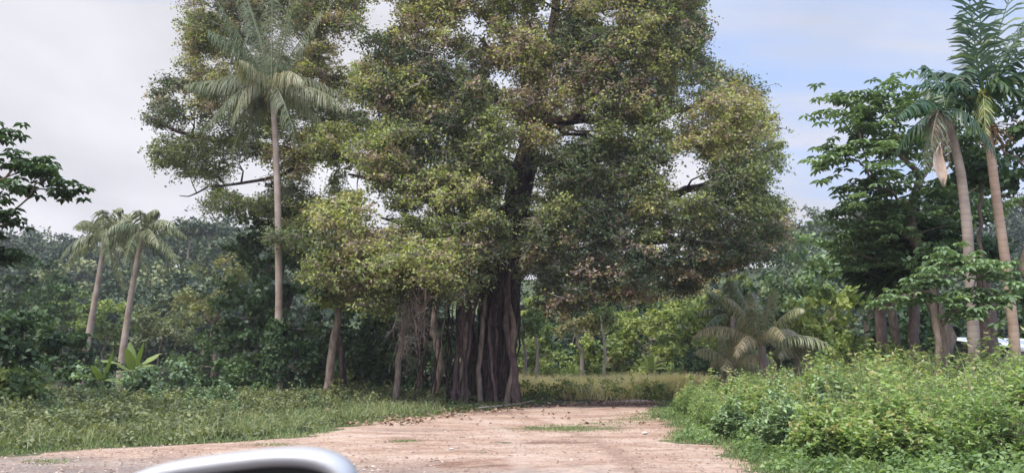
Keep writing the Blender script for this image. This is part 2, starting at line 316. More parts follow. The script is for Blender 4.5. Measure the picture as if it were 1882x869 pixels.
# hills: ridge height read from the photograph as a function of bearing
ru = [-900, -300, 50, 130, 330, 450, 700, 1000, 1300, 1480, 1560, 1750, 1880, 2300, 3000]
rv = [500, 490, 512, 512, 496, 488, 510, 520, 505, 480, 465, 445, 425, 420, 460]
def hillz(X, Y):
    u = 941 + F * X / Y; v = np.interp(u, ru, rv); zr = (678 - v) / F * 165 + 1.5
    t = np.clip((Y - 75) / 90, 0, 1); t = t * t * (3 - 2 * t)
    return -.4 + zr * t * (1 + .06 * lump(X * .12, Y * .12)) - np.clip((Y - 175) / 130, 0, 1) * 20
HG = noise_mat('hill_ground', [(.3, (.03, .05, .025)), (.6, (.07, .09, .04))], .1, bump=0)
tag(grid('hills', -260, 260, 74, 300, 90, 50, hillz, HG), kind='structure')
# forest that covers the hills: nobody could count it
k = 2600; Yh = rng.uniform(78, 182, k); uh = rng.uniform(-250, 2150, k); Xh = (uh - 941) / F * Yh
keep = (uh < 560) | (uh > 1430) | (rng.random(k) < .35); Xh, Yh = Xh[keep], Yh[keep]
Xh, Yh = Xh[::4], Yh[::4]; Rh = rng.uniform(2.2, 5.5, len(Xh)) ** 1.0; CC = np.stack([Xh, Yh, hillz(Xh, Yh) + Rh * .7 + rng.uniform(0, 2.5, len(Xh))], -1)
d = rng.normal(size=(len(Xh), 11, 3)); d[..., 2] = np.abs(d[..., 2]) * .9 - .15; d = nrm(d) * rng.uniform(.6, 1.05, (len(Xh), 11, 1)); C = (CC[:, None] + d * Rh[:, None, None]).reshape(-1, 3)
P, Nn, ci, si = clump_points(C, np.repeat(Rh, 11) * .42, 54, .8, 9, .6, .5, .3)
tone = np.repeat(np.clip(.45 + .3 * rng.normal(size=len(Xh)), 0, 1), 11)[ci] + rng.normal(size=len(P)) * .12
tag(leaves_obj('hillside_forest', P, Nn, .6, .26, tone, HILLL), 'distant forest covering the low hills behind the palms', 'forest', kind='stuff')

# ------------------------------------------------------------------ trees
def tree(name, label, cat, base, top, r0, blobs, per_blob, clump_r, per, L, W, mat, bark, group=None, tmean=.45, tvar=.2, flat=.75, shape=4, sag=.08, lean=.03, whorl=False, up=.5, sides=7, shell=.5, rnd=.6):
    """blobs: (centre xyz, radii xyz); trunk and limbs are one mesh, leaves another"""
    base = np.asarray(base, float); top = np.asarray(top, float); root = empty(name, tuple(base), label, cat, group)
    g = Geo(); sk = Skel(g); n = 9; tr = curve(base - np.array([0, 0, .3]), top, n, 0, lean)
    sk.add(tr, np.linspace(1, .45, n) ** 1.1 * r0 * np.r_[1.35, np.ones(n - 1)], sides, .06); sk.P = sk.P[n // 3:]; sk.r = sk.r[n // 3:]
    Cs, Rs = [], []
    for c, rad in sorted(blobs, key=lambda q: np.linalg.norm(q[0] - top)):
        c = np.asarray(c, float); rad = np.broadcast_to(np.asarray(rad, float), (3,)); sk.grow(c - [0, 0, rad[2] * .35], r0 * .45, r0 * .16, 5, sag)
        m_ = max(3, int(per_blob * (np.prod(rad) ** (1 / 3)) ** 2)); d = rng.normal(size=(m_, 3)); d[:, 2] = d[:, 2] * .85 + .15; d = nrm(d)
        rr = shell + (1 - shell) * rng.random((m_, 1)) ** .6
        q = c + d * rad * rr; Cs.append(q); Rs += list(clump_r * rng.uniform(.7, 1.3, m_))
    Cs = np.concatenate(Cs); Rs = np.array(Rs); ok = Cs[:, 2] > base[2] + .1; Cs, Rs = Cs[ok], Rs[ok]
    for c in Cs: sk.grow(c, .03 + r0 * .07, .008, 3, .04, 4, .05)
    tC = np.clip(tmean + tvar * rng.normal(size=len(Cs)), 0, 1)
    if whorl:
        # drooping wheels of leaflets on the twig ends, in flat layers
        k_ = whorl; d = rng.normal(size=(len(Cs), per, 3)) * np.array([1, 1, .5]); Wc = (Cs[:, None] + d * Rs[:, None, None] * .55).reshape(-1, 3)
        an = (np.arange(k_) / k_ * 2 * math.pi)[None] + rng.random((len(Wc), 1)) * 6; dr = rng.uniform(.1, .75, (len(Wc), 1))
        tilt = nrm(rng.normal(size=(len(Wc), 1, 3)) * .35 + np.array([0, 0, 1.]))
        T = np.stack([np.cos(an), np.sin(an), -np.broadcast_to(dr, an.shape)], -1); T[..., 2] -= T[..., 0] * tilt[..., 0] + T[..., 1] * tilt[..., 1]; T = nrm(T).reshape(-1, 3)
        P = np.repeat(Wc, k_, 0) + T * L * .12; Nn = nrm(np.array([0, 0, 1.]) + T * .2 + rng.normal(size=P.shape) * .15)
        ci = np.repeat(np.arange(len(Cs)), per * k_)
    else: P, Nn, ci, si = clump_points(Cs, Rs, per, flat, 9, up, rnd); T = None
    tone = tC[ci] + rng.normal(size=len(P)) * .1; Lr = L * rng.uniform(.75, 1.25, len(P))
    g.build('trunk', bark, root, base); leaves_obj('crown', P, Nn, Lr, Lr * W / L, tone, mat, root, base, shape, T)
    return root
def B(u, v, Y, ru_, rv_=None, rd=None):
    """a lobe of foliage: centre and half sizes given by its extent in the photograph"""
    c = at(u, v, Y); s_ = Y / F; return (c, np.array([ru_ * s_, (rd if rd is not None else ru_ * s_), (rv_ or ru_) * s_]))

# ---------- the banyan
from math import hypot
poly = np.array([(345, -330), (352, -40), (332, 60), (338, 128), (280, 145), (262, 230), (262, 305), (325, 325), (312, 365), (350, 395), (430, 410), (480, 450), (560, 480), (570, 540), (620, 568), (700, 575), (760, 590), (850, 550), (880, 505), (960, 520), (1000, 590), (1060, 595), (1100, 560), (1190, 575), (1260, 560), (1310, 515), (1400, 505), (1455, 465), (1470, 400), (1425, 350), (1448, 290), (1440, 210), (1400, 140), (1345, 130), (1290, 100), (1300, 40), (1300, -100), (1200, -330)], float)
def inside(U, Vv):
    r = np.zeros(len(U), bool); j = len(poly) - 1
    for i in range(len(poly)):
        a, b_ = poly[i], poly[j]; c = ((a[1] > Vv) != (b_[1] > Vv)) & (U < (b_[0] - a[0]) * (Vv - a[1]) / (b_[1] - a[1] + 1e-9) + a[0]); r ^= c; j = i
    return r
def edged(U, Vv):
    D = np.full(len(U), 1e9); j = len(poly) - 1
    for i in range(len(poly)):
        a, b_ = poly[j], poly[i]; ab = b_ - a; t = np.clip(((U - a[0]) * ab[0] + (Vv - a[1]) * ab[1]) / (ab @ ab), 0, 1)
        D = np.minimum(D, np.hypot(U - a[0] - ab[0] * t, Vv - a[1] - ab[1] * t)); j = i
    return D
YB = 39.0
k = 11000; U = rng.uniform(240, 1480, k); Vv = rng.uniform(-330, 600, k); ok = inside(U, Vv); U, Vv = U[ok], Vv[ok]; D = edged(U, Vv); ok = D > 10; U, Vv, D = U[ok], Vv[ok], D[ok]
half = np.clip(D / 40, .12, 1) ** .6 * 8.5
thin = (U < 480); half[thin] *= .45
f_ = rng.random(len(U)); f_ = np.sign(f_ - .42) * -(np.abs(f_ * 2 - 1) ** .45)       # mostly near the outer shell, front and back
Yc = YB + np.where(rng.random(len(U)) < .6, -1, 1) * half * rng.uniform(.35, 1, len(U)) ** .5
Yc = np.clip(Yc, 29.5, 50)
# openings: bits of sky, and the gap in front of the trunk
gaps = [(1265, 318, 38), (1215, 330, 24), (690, 385, 30), (655, 330, 20), (352, 352, 24), (455, 330, 34), (640, 95, 26), (520, 90, 22), (1015, 20, 22), (585, 330, 20), (450, 420, 30), (300, 340, 26), (700, 30, 24), (1440, 350, 20), (880, 60, 20)]
gaps += [(float(a_), float(b_), float(c_)) for a_, b_, c_ in zip(rng.uniform(480, 1300, 14), rng.uniform(-20, 300, 14), rng.uniform(5, 14, 14))]
keep = np.ones(len(U), bool)
for gu, gvv, gr_ in gaps: keep &= np.hypot(U - gu, Vv - gvv) > gr_ + 8
win = (np.abs(U - (945 + (400 - Vv) * .22)) < 30) & (Vv > 295) & (Vv < 500); keep &= ~(win & (Yc < YB + .5)); keep &= ~((((U - 1035) / 62) ** 2 + ((Vv - 222) / 30) ** 2 < 1) & (Yc < 36))
keep &= ~((thin) & (rng.random(len(U)) < .2)); lp = (U < 660) & (Vv < 420); Yc[lp] = np.maximum(Yc[lp], 36.8 + rng.random(lp.sum()) * 3)
keep &= rng.random(len(U)) < .84
U, Vv, Yc = U[keep], Vv[keep], Yc[keep]
# lumps: pull clumps toward a smaller set of lobe centres so that the crown has bosses and dark recesses
lob = rng.integers(0, len(U), 170); LC = np.stack([U[lob], Vv[lob], Yc[lob] * 14], -1); PC = np.stack([U, Vv, Yc * 14], -1)
dd = np.linalg.norm(PC[:, None] - LC[None], axis=2); ni = dd.argmin(1); PC = PC + (LC[ni] - PC) * .1; U, Vv, Yc = PC[:, 0], PC[:, 1], PC[:, 2] / 14
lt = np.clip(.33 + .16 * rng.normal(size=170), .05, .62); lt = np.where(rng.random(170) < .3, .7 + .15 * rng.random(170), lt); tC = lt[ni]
up_ = (Vv < 210) & (rng.random(len(U)) < .35); tC[up_] = rng.uniform(.8, 1.0, up_.sum()); sh_ = (U > 975) & (Vv > 400); tC[sh_] = np.where(rng.random(sh_.sum()) < .25, .9, tC[sh_] * .6)  # underside shade put into lower-right leaf tones; some clumps stay mauve-brown
# near-side lobes of young yellow-green leaf, light falling on them painted into tone
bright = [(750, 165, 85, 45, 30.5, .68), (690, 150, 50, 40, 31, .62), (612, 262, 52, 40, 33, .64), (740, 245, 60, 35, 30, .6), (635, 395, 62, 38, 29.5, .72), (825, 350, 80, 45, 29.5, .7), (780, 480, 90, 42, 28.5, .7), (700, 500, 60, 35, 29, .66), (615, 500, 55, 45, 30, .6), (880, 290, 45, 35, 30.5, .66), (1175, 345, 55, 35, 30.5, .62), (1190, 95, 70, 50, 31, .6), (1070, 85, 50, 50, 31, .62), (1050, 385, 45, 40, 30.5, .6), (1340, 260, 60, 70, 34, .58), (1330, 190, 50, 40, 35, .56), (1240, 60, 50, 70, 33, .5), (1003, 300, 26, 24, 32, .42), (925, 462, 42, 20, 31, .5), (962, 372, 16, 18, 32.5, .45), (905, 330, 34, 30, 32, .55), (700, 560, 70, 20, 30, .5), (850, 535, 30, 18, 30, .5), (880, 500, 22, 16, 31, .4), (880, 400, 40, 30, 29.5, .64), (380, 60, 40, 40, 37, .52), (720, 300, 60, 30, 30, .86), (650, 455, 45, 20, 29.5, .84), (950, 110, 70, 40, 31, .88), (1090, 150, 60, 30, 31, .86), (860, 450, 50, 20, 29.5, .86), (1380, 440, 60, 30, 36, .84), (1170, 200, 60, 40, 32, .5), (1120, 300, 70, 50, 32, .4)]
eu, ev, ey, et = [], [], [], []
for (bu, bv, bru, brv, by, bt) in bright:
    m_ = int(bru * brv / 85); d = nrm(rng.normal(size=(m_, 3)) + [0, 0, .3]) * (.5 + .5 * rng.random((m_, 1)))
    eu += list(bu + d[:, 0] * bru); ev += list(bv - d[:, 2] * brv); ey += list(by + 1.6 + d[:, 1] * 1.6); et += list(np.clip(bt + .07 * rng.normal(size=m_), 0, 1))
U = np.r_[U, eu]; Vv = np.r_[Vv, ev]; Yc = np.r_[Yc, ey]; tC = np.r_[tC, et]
C = np.array([at(a, b_, c) for a, b_, c in zip(U, Vv, Yc)])
lab = 'huge spreading banyan fig with curtains of aerial roots beside the dirt track'
bb = gp(890, 36.5); ban = empty('banyan_tree', tuple(bb), lab, 'tree')
g = Geo(); sk = Skel(g)
axis = np.array([at(900, 740, 37), at(912, 600, 37), at(922, 500, 37), at(935, 420, 37.5), at(955, 330, 38), at(985, 220, 38.5), at(1003, 120, 39), at(1022, 20, 39), at(1030, -120, 39.5), at(1020, -260, 40)]); axis[0, 2] = -.3
sk.add(axis, [.5, .45, .5, .55, .5, .4, .3, .24, .18, .1], 14, .16)
ctr = np.interp
for i in range(44):      # roots that have fused into the ribbed trunk
    ub = rng.normal(905, 17) if i < 30 else rng.uniform(862, 948); yb = 36.6 + rng.normal() * .7; vt = rng.uniform(260, 470)
    ut = np.interp(vt, [230, 330, 420, 500], [983, 955, 935, 918]) + (ub - 902) * .45 + rng.normal() * 7; k1 = rng.normal() * 4; r_ = rng.choice([.06, .1, .16, .24], p=[.35, .3, .22, .13])
    P = np.array([at(ub, 745, yb), at(ub + k1, 660, yb + rng.normal() * .15), at(ub * .85 + ut * .15 - k1, 570, yb + .1), at(ub * .5 + ut * .5 + k1, 480, yb + .3), at(ut, vt, yb + .8)]); P[0, 2] = -.25
    t = np.linspace(0, 4, 15); P = np.stack([np.interp(t, range(5), P[:, j]) for j in range(3)], 1); P[1:] += rng.normal(size=(14, 3)) * .035; rr = r_ * (1 + .22 * rng.normal(size=15)); rr[:2] *= 1.3; rr[-3:] *= .6
    sk.g.tube(P, np.abs(rr) + .01, 7, flute=.2)
limbs = [([(960, 330, 38), (968, 262, 36), (1003, 226, 34.5), (1045, 222, 34), (1075, 200, 33.7), (1095, 180, 33.6)], .3, .07),
         ([(1003, 228, 34.5), (1060, 243, 33.5), (1110, 250, 33), (1145, 262, 33)], .1, .02), ([(1075, 245, 33.4), (1090, 275, 33), (1105, 300, 33)], .05, .015), ([(1005, 235, 34.5), (1015, 270, 34), (1025, 290, 34)], .05, .015),
         ([(1000, 150, 39), (1010, 90, 35), (1028, 30, 34), (1045, -20, 34)], .2, .06), ([(950, 400, 38), (1060, 400, 37), (1180, 385, 37), (1260, 350, 37), (1330, 330, 38), (1400, 300, 39)], .4, .06),
         ([(940, 420, 37.5), (1050, 430, 36), (1200, 440, 36), (1330, 455, 37), (1420, 440, 38)], .34, .05), ([(925, 480, 37), (860, 420, 36), (790, 370, 34), (720, 340, 32.5), (640, 320, 32)], .38, .05),
         ([(920, 500, 37), (840, 480, 35), (770, 420, 33), (700, 400, 32)], .25, .04), ([(960, 330, 38), (850, 250, 37.5), (700, 180, 38), (550, 120, 38.5), (420, 60, 39)], .4, .06),
         ([(940, 400, 38), (800, 330, 38.5), (620, 290, 38.5), (480, 270, 38.5), (350, 250, 39), (290, 230, 39)], .36, .04), ([(600, 290, 38.5), (480, 330, 39), (380, 350, 39), (330, 360, 39)], .12, .02),
         ([(985, 220, 38.5), (1100, 120, 39), (1220, 50, 39), (1280, 0, 39)], .3, .05), ([(1000, 150, 39), (900, 40, 39), (780, -60, 39), (650, -160, 39)], .3, .05), ([(985, 220, 38.5), (1120, 220, 40), (1260, 200, 40), (1360, 180, 39)], .3, .05),
         ([(935, 420, 37.5), (950, 470, 40), (1000, 400, 44), (1100, 300, 46)], .4, .1), ([(935, 420, 37.5), (850, 380, 43), (750, 280, 46)], .4, .1), ([(985, 220, 38.5), (960, 120, 34), (930, 40, 32.5)], .22, .05), ([(985, 220, 38.5), (870, 170, 33.5), (800, 140, 32.5), (750, 130, 32)], .22, .04)]
for pts, ra, rb in limbs:
    P = np.array([at(*q) for q in pts]); t = np.linspace(0, len(P) - 1, len(P) * 3 - 2); P = np.stack([np.interp(t, np.arange(len(P)), P[:, j]) for j in range(3)], 1); P[1:-1] += rng.normal(size=P[1:-1].shape) * .09
    sk.add(P, np.linspace(ra, rb, len(P)), 7, .05)
order = np.argsort(np.linalg.norm(C - axis[4], axis=1))
for j_, c in enumerate(C[order]):
    if j_ % 2 == 0: sk.grow(c, .07, .012, 3, .05, 4, .06, .8)
for i in range(26):      # bare grey twigs that hang in the opening before the trunk
    a = at(rng.uniform(925, 1000), rng.uniform(300, 400), 34.5); b_ = a + np.array([rng.uniform(-1, 2.2), rng.uniform(-.8, .5), rng.uniform(-2.2, -.3)]); g.tube(curve(a, b_, 6, rng.uniform(-.1, .15), .05), np.linspace(.03, .007, 6), 4)
g.build('trunk', BARK_FIG, ban, bb)
g = Geo()
for pts, ra, rb in [limbs[0], limbs[1], limbs[2], limbs[3]]:
    P = np.array([at(*q) for q in pts]); t = np.linspace(0, len(P) - 1, len(P) * 3 - 2); P = np.stack([np.interp(t, np.arange(len(P)), P[:, j]) for j in range(3)], 1); P[:, 1] -= .25; P[1:-1] += rng.normal(size=P[1:-1].shape) * .05; g.tube(P, np.linspace(ra * .7, rb, len(P)), 8, flute=.08)
g.build('limb', noise_mat('reddish_limb_bark', [(.3, (.2, .13, .11)), (.55, (.32, .22, .19)), (.75, (.42, .32, .29))], 4, bump=.5), ban, bb)
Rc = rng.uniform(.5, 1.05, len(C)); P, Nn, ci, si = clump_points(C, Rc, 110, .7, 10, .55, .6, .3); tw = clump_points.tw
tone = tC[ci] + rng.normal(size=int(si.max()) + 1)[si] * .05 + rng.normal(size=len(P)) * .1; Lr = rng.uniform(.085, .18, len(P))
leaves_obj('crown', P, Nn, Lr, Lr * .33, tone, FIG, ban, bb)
TWIG = noise_mat('twig_bark', [(.3, (.14, .11, .1)), (.7, (.3, .25, .23))], 2, bump=0); pick = rng.random(len(tw[0])) < .9; twigs_obj('twigs', tw[0][pick], tw[1][pick], .02, TWIG, ban, bb)
print('banyan clumps', len(C), 'leaves', len(P))
for i in range(30):      # separate hanging roots: columns standing apart with dark gaps between
    g = Geo(); ub = float(rng.choice([764, 796, 828, 850]) + rng.normal() * 6) if i < 24 else rng.uniform(925, 952); yb = rng.uniform(34.5, 39); r_ = float(rng.choice([.02, .045, .09, .17], p=[.38, .3, .22, .1]))
    vt = rng.uniform(430, 540); lean_ = (905 - ub) * rng.uniform(-.05, .25); P = [at(ub + lean_, vt, yb + .4)]
    for q in (.25, .5, .75): P.append(at(ub + lean_ * (1 - q) + rng.normal() * 5, vt + (742 - vt) * q, yb + .4 * (1 - q)))
    e_ = gp(ub + rng.normal() * 3, yb); e_[2] = -.2; P.append(e_); P = np.array(P); t = np.linspace(0, 4, 17); P = np.stack([np.interp(t, range(5), P[:, j]) for j in range(3)], 1); P[1:-1] += rng.normal(size=(15, 3)) * .03
    rr = r_ * (1 + .18 * rng.normal(size=17)); rr[-2:] *= 1.4; g.tube(P, np.abs(rr) + .008, 6, flute=.18); g.build('aerial_root', BARK if i % 9 == 0 else BARK_FIG, ban, bb)
for i, (u0, u1, u2, u3, v0, r_) in enumerate([(845, 850, 858, 872, 520, .13), (858, 856, 864, 885, 500, .09), (948, 946, 930, 935, 490, .16), (930, 941, 944, 925, 520, .12), (832, 838, 850, 862, 530, .1), (912, 905, 898, 905, 560, .08), (884, 880, 888, 893, 540, .11)]):
    P = np.array([at(u0, 745, 34.9), at(u1, 680, 35), at(u2, 600, 35.3), at(u3, v0, 35.9)]); P[0, 2] = -.2; t = np.linspace(0, 3, 16); P = np.stack([np.interp(t, range(4), P[:, j]) for j in range(3)], 1); P[1:-1] += rng.normal(size=(14, 3)) * .025
    g = Geo(); g.tube(P, r_ * np.linspace(1.15, .8, 16) * (1 + .14 * rng.normal(size=16)), 8, flute=.12); g.build('aerial_root', DKR if i % 3 else BARK, ban, bb)
for i in range(9):       # surface roots running out over the soil
    a = gp(rng.uniform(800, 945), 35.6); an = rng.uniform(-2.6, -.5); L = rng.uniform(1.2, 3); P = np.array([a + [0, 0, .35], a + [math.cos(an) * L * .25, math.sin(an) * L * .25, .1], a + [math.cos(an) * L * .6 + rng.normal() * .15, math.sin(an) * L * .6, .05], a + [math.cos(an) * L, math.sin(an) * L, -.05]])
    g = Geo(); g.tube(P, [.16, .1, .07, .03], 6, flute=.1); g.build('surface_root', BARK_FIG, ban, bb)
g = Geo()                # the tangle of dry rootlets that hangs under the low left bough
for i in range(70):
    a = at(rng.normal(768, 14), rng.uniform(520, 590), 30.5 + rng.normal() * .3); b_ = at(rng.normal(775, 32), rng.uniform(590, 665), 30.5 + rng.normal() * .4)
    if i % 3 == 0: a = at(rng.normal(742, 6), rng.uniform(560, 620), 30.6); b_ = at(rng.normal(742, 22), rng.uniform(640, 700), 30.6 + rng.normal() * .3)
    r_ = float(rng.choice([.008, .014, .03], p=[.5, .35, .15])); g.tube(curve(a, b_, 9, rng.uniform(-.15, .15), .07), np.linspace(r_ * 1.2, r_ * .5, 9), 4)
for i in range(7):
    a = at(rng.normal(775, 14), rng.uniform(470, 500), 31.5); b_ = at(rng.normal(765, 18), rng.uniform(590, 640), 30.5); g.tube(curve(a, b_, 9, 0, .04), np.linspace(.05, .02, 9), 5)
g.build('root_tangle', BARK, ban, bb)

# ---------- leaning trunks under the banyan's skirt
def stem_tree(label, pts, r0, r1, bark, blobs, mat, per=60, tm_=.35, name='tree', group=None, L=.2):
    P = np.array([at(*q) for q in pts]); P[0, 2] = -.2; root = empty(name, tuple(P[0] * [1, 1, 0]), label, 'tree', group)
    t = np.linspace(0, len(P) - 1, len(P) * 4 - 3); P = np.stack([np.interp(t, np.arange(len(P)), P[:, j]) for j in range(3)], 1); P[1:-1] += rng.normal(size=P[1:-1].shape) * .03
    g = Geo(); sk = Skel(g); sk.add(P, np.linspace(r0, r1, len(P)) * np.r_[1.25, 1.1, np.ones(len(P) - 2)], 8, .08); org = np.array(root.location)
    Cs = []
    for c, rad in blobs:
        d = nrm(rng.normal(size=(12, 3))) * rng.uniform(.4, 1, (12, 1)); q = c + d * rad; Cs.append(q)
        for x in q: sk.grow(x, .05, .01, 3)
    g.build('trunk', bark, root, org)
    if Cs:
        Cs = np.concatenate(Cs); Pq, Nn, ci, si = clump_points(Cs, .55, per, .8)
        leaves_obj('crown', Pq, Nn, L, L * .36, np.clip(tm_ + .15 * rng.normal(size=len(Cs)), 0, 1)[ci] + rng.normal(size=len(Pq)) * .08, mat, root, org)
    return root
stem_tree('slim dark leaning trunk right of the tall coconut palm under the banyan skirt', [(600, 742, 34), (612, 640, 34), (622, 575, 34), (628, 500, 34)], .2, .13, BARK, [B(630, 520, 33.5, 40, 30), B(600, 545, 33.5, 30, 22)], FIG, tm_=.5)
stem_tree('second crooked dark trunk just right of the slim leaning one', [(640, 738, 36), (628, 660, 36), (618, 590, 36), (640, 520, 36)], .17, .1, BARK_FIG, [B(650, 530, 36, 40, 30)], DARKL)
stem_tree('pale brown thin trunk wrapped in dry rootlets left of the banyan roots', [(727, 738, 33), (733, 660, 33), (742, 600, 32.6), (752, 520, 32.3)], .14, .09, BARK, [B(755, 505, 32, 40, 22)], FIG, tm_=.6)

# ---------- coconut palms
def frond(g_r, p0, p1, p2, nleaf=52, LL=.75, lw=.028, droop=.55, tone=.4, wind=(0, 0, 0), r0=.045, tvar=.12, sweep=.45, curl=.6, jit=.16):
    """arched midrib (added to g_r) with two rows of leaflets; returns leaflet strips"""
    p0, p1, p2 = map(lambda a: np.asarray(a, float), (p0, p1, p2)); t = np.linspace(0, 1, 12)[:, None]
    g_r.tube((1 - t) ** 2 * p0 + 2 * t * (1 - t) * p1 + t * t * p2, np.linspace(r0, r0 * .15, 12), 4, tone=min(1, tone + .25))
    t = np.linspace(.13, 1, nleaf)[:, None]; P = (1 - t) ** 2 * p0 + 2 * t * (1 - t) * p1 + t * t * p2
    T = nrm(2 * (1 - t) * (p1 - p0) + 2 * t * (p2 - p1)); Sd = np.cross(T, [0, 0, 1.]); bad = np.linalg.norm(Sd, axis=1) < .15; Sd[bad] = [1, 0, 0]; Sd = nrm(Sd)
    LLt = LL * (np.sin((t * .86 + .1) * math.pi) * .75 + .28); Vs = []
    for sg in (-1, 1):
        d = nrm(Sd * sg + T * sweep + np.array([0, 0, -droop]) * (1 + rng.normal(size=(nleaf, 1)) * .35) + np.array(wind) + rng.normal(size=(nleaf, 3)) * jit)
        d2 = nrm(d + np.array([0, 0, -curl])); wv = T * lw
        a = P; b = P + d * LLt * .5; c = b + d2 * LLt * .5
        Vs.append(np.stack([a - wv * .6, a + wv * .6, b + wv, b - wv, c + wv * .15, c - wv * .15], 1))
    V = np.concatenate(Vs).reshape(-1, 3); n = nleaf * 2; f = (np.arange(n)[:, None] * 6 + np.array([0, 1, 2, 3, 3, 2, 4, 5])).ravel()
    return V, f, np.clip(tone + tvar * np.repeat(rng.normal(size=n), 2), 0, 1)
def frond_obj(root, org, p0, p1, p2, mat, **kw):
    g = Geo(); V, f, tn_ = frond(g, p0, p1, p2, **kw); nv = len(V); rv_ = np.concatenate(g.v); fl = list(f) + [i + nv for q in g.f for i in q]
    ln = [4] * (len(f) // 4) + [len(q) for q in g.f]; st = np.cumsum([0] + ln)[:-1]
    return link('frond', mesh_from('frond', np.concatenate([V, rv_]) - org, fl, st, mat, list(tn_) + g.t), root)
def trunk_tube(root, pts, rad, mat, org, name='trunk', sides=10, n=16, z0=True):
    P = np.array([at(*q) for q in pts])
    if z0: P[0, 2] = -.2
    t = np.linspace(0, len(P) - 1, n); P = np.stack([np.interp(t, np.arange(len(P)), P[:, j]) for j in range(3)], 1)
    g = Geo(); g.tube(P, np.interp(t, np.linspace(0, len(rad) - 1, len(rad)) * (len(P) and (len(pts) - 1) / (len(rad) - 1)), rad), sides); return g.build(name, mat, root, org)
org = gp(509, 34); palm = empty('coconut_palm', tuple(org), 'tall coconut palm with bare grey trunk standing left of the banyan, vines round its foot', 'palm tree')
trunk_tube(palm, [(509, 742, 34), (513, 560, 34), (511, 380, 34), (506, 250, 34), (500, 165, 34)], [.24, .155, .145, .135, .125], PBARK, org)
hub = at(499, 165, 34)
hero = [((470, 40), (430, -60), .35), ((500, 60), (500, -50), .4), ((530, 60), (560, -60), .4), ((450, 90), (400, 5), .4), ((480, 70), (455, 0), .45), ((545, 90), (590, 20), .5), ((430, 120), (362, 175), .4), ((420, 150), (345, 155), .45), ((440, 150), (375, 240), .4), ((450, 170), (412, 355), .6),
        ((455, 130), (425, 230), .8), ((540, 120), (648, 190), .75), ((560, 150), (640, 200), .7), ((540, 170), (600, 235), .7), ((505, 80), (530, 30), .6), ((520, 120), (560, 150), .85), ((470, 130), (440, 110), .85), ((470, 160), (450, 290), .5), ((510, 150), (545, 260), .4), ((480, 160), (465, 240), .5), ((440, 80), (385, 60), .4), ((520, 70), (540, -30), .55)]
for (c1, tip, tn_) in hero:
    yo = rng.uniform(-1.8, 1.8); a = at(c1[0], c1[1] - 12, 34 + yo * .6); b_ = at(tip[0], tip[1], 34 + yo)
    frond_obj(palm, org, hub, a, b_, PALMG, LL=1.05, lw=.017, droop=1.1, curl=2.0, tone=tn_ - .13, nleaf=84, tvar=.16)
g = Geo()
for i in range(9):
    c = hub + np.array([rng.normal() * .22, rng.normal() * .22 - .1, rng.uniform(-.55, -.2)]); t = np.linspace(-1, 1, 5); g.tube(c + np.stack([t * 0, t * 0, t * .13], 1), .11 * np.sqrt(np.maximum(1 - t * t, .05)), 7); g.tube(np.array([hub, (hub + c) / 2 + [0, 0, .1], c]), .015, 4)
g.build('coconut_cluster', noise_mat('coconut_husk', [(.3, (.12, .1, .04)), (.7, (.25, .18, .08))], 3, bump=.1), palm, org)
# climbing vine round the foot of the trunk: rests on the palm
t = rng.random(520); z = .75 + t * 2.75; an = rng.random(520) * 6.28; rr = (.24 + .2 * np.sin(t * 3.1)) * rng.uniform(.55, 1.2, 520)
C = np.stack([org[0] + np.cos(an) * rr + .06 * z / 3, org[1] + np.sin(an) * rr, z + .05], -1); P = np.repeat(C, 5, 0) + rng.normal(size=(2600, 3)) * .07
Nn = nrm((P - np.array([org[0], org[1], 0])) * [1, 1, .1] + rng.normal(size=P.shape) * .35)
o = leaves_obj('climbing_vine', P, Nn, .17, .075, .45 + .25 * rng.normal(size=2600), DARKL, None, org, loc=tuple(org)); tag(o, 'leafy dark vine clinging round the foot of the tall coconut palm', 'vine')

def far_palm(label, base, crown, Y, lean, seed, tone, size=3.4, nf=20):
    global rng
    rng = np.random.default_rng(seed); org = gp(base[0], Y); org[2] = 0; root = empty('coconut_palm', tuple(org), label, 'palm tree')
    b0 = at(base[0], base[1], Y); b0[2] = 0
    P0 = [b0 - [0, 0, .2], at(base[0] * .6 + crown[0] * .4 + lean, base[1] * .6 + crown[1] * .4, Y), at(crown[0], crown[1], Y)]
    t = np.linspace(0, 1, 12)[:, None]; q = (1 - t) ** 2 * P0[0] + 2 * t * (1 - t) * P0[1] + t * t * P0[2]; g = Geo(); g.tube(q, np.linspace(.24, .13, 12), 8); g.build('trunk', PBARK, root, org)
    h = P0[2]
    for i in range(nf):
        az = i * 2.4 + rng.normal() * .2; el = np.interp(i, [0, nf - 1], [1.25, -.5]) + rng.normal() * .1; d = np.array([math.cos(az) * math.cos(el), math.sin(az) * math.cos(el), math.sin(el)])
        s_ = size * rng.uniform(.85, 1.1); a = h + d * s_ * .55 + [0, 0, s_ * .12]; e = h + d * s_ * .95 + np.array([0.35, 0, -s_ * (.32 + .2 * math.cos(el))])
        frond_obj(root, org, h, a, e, PALMG, LL=.8, lw=.035, nleaf=36, droop=1.0, curl=1.2, tone=tone + rng.normal() * .12)
    return root
far_palm('left one of the two slender coconut palms before the far hill, trunk bowed', (150, 640), (193, 435), 48, 8, 11, .5, 3.1)
far_palm('right one of the two slender coconut palms before the far hill, ragged head', (222, 655), (262, 425), 47, -4, 12, .42, 2.6, 17)
rng = np.random.default_rng(21)

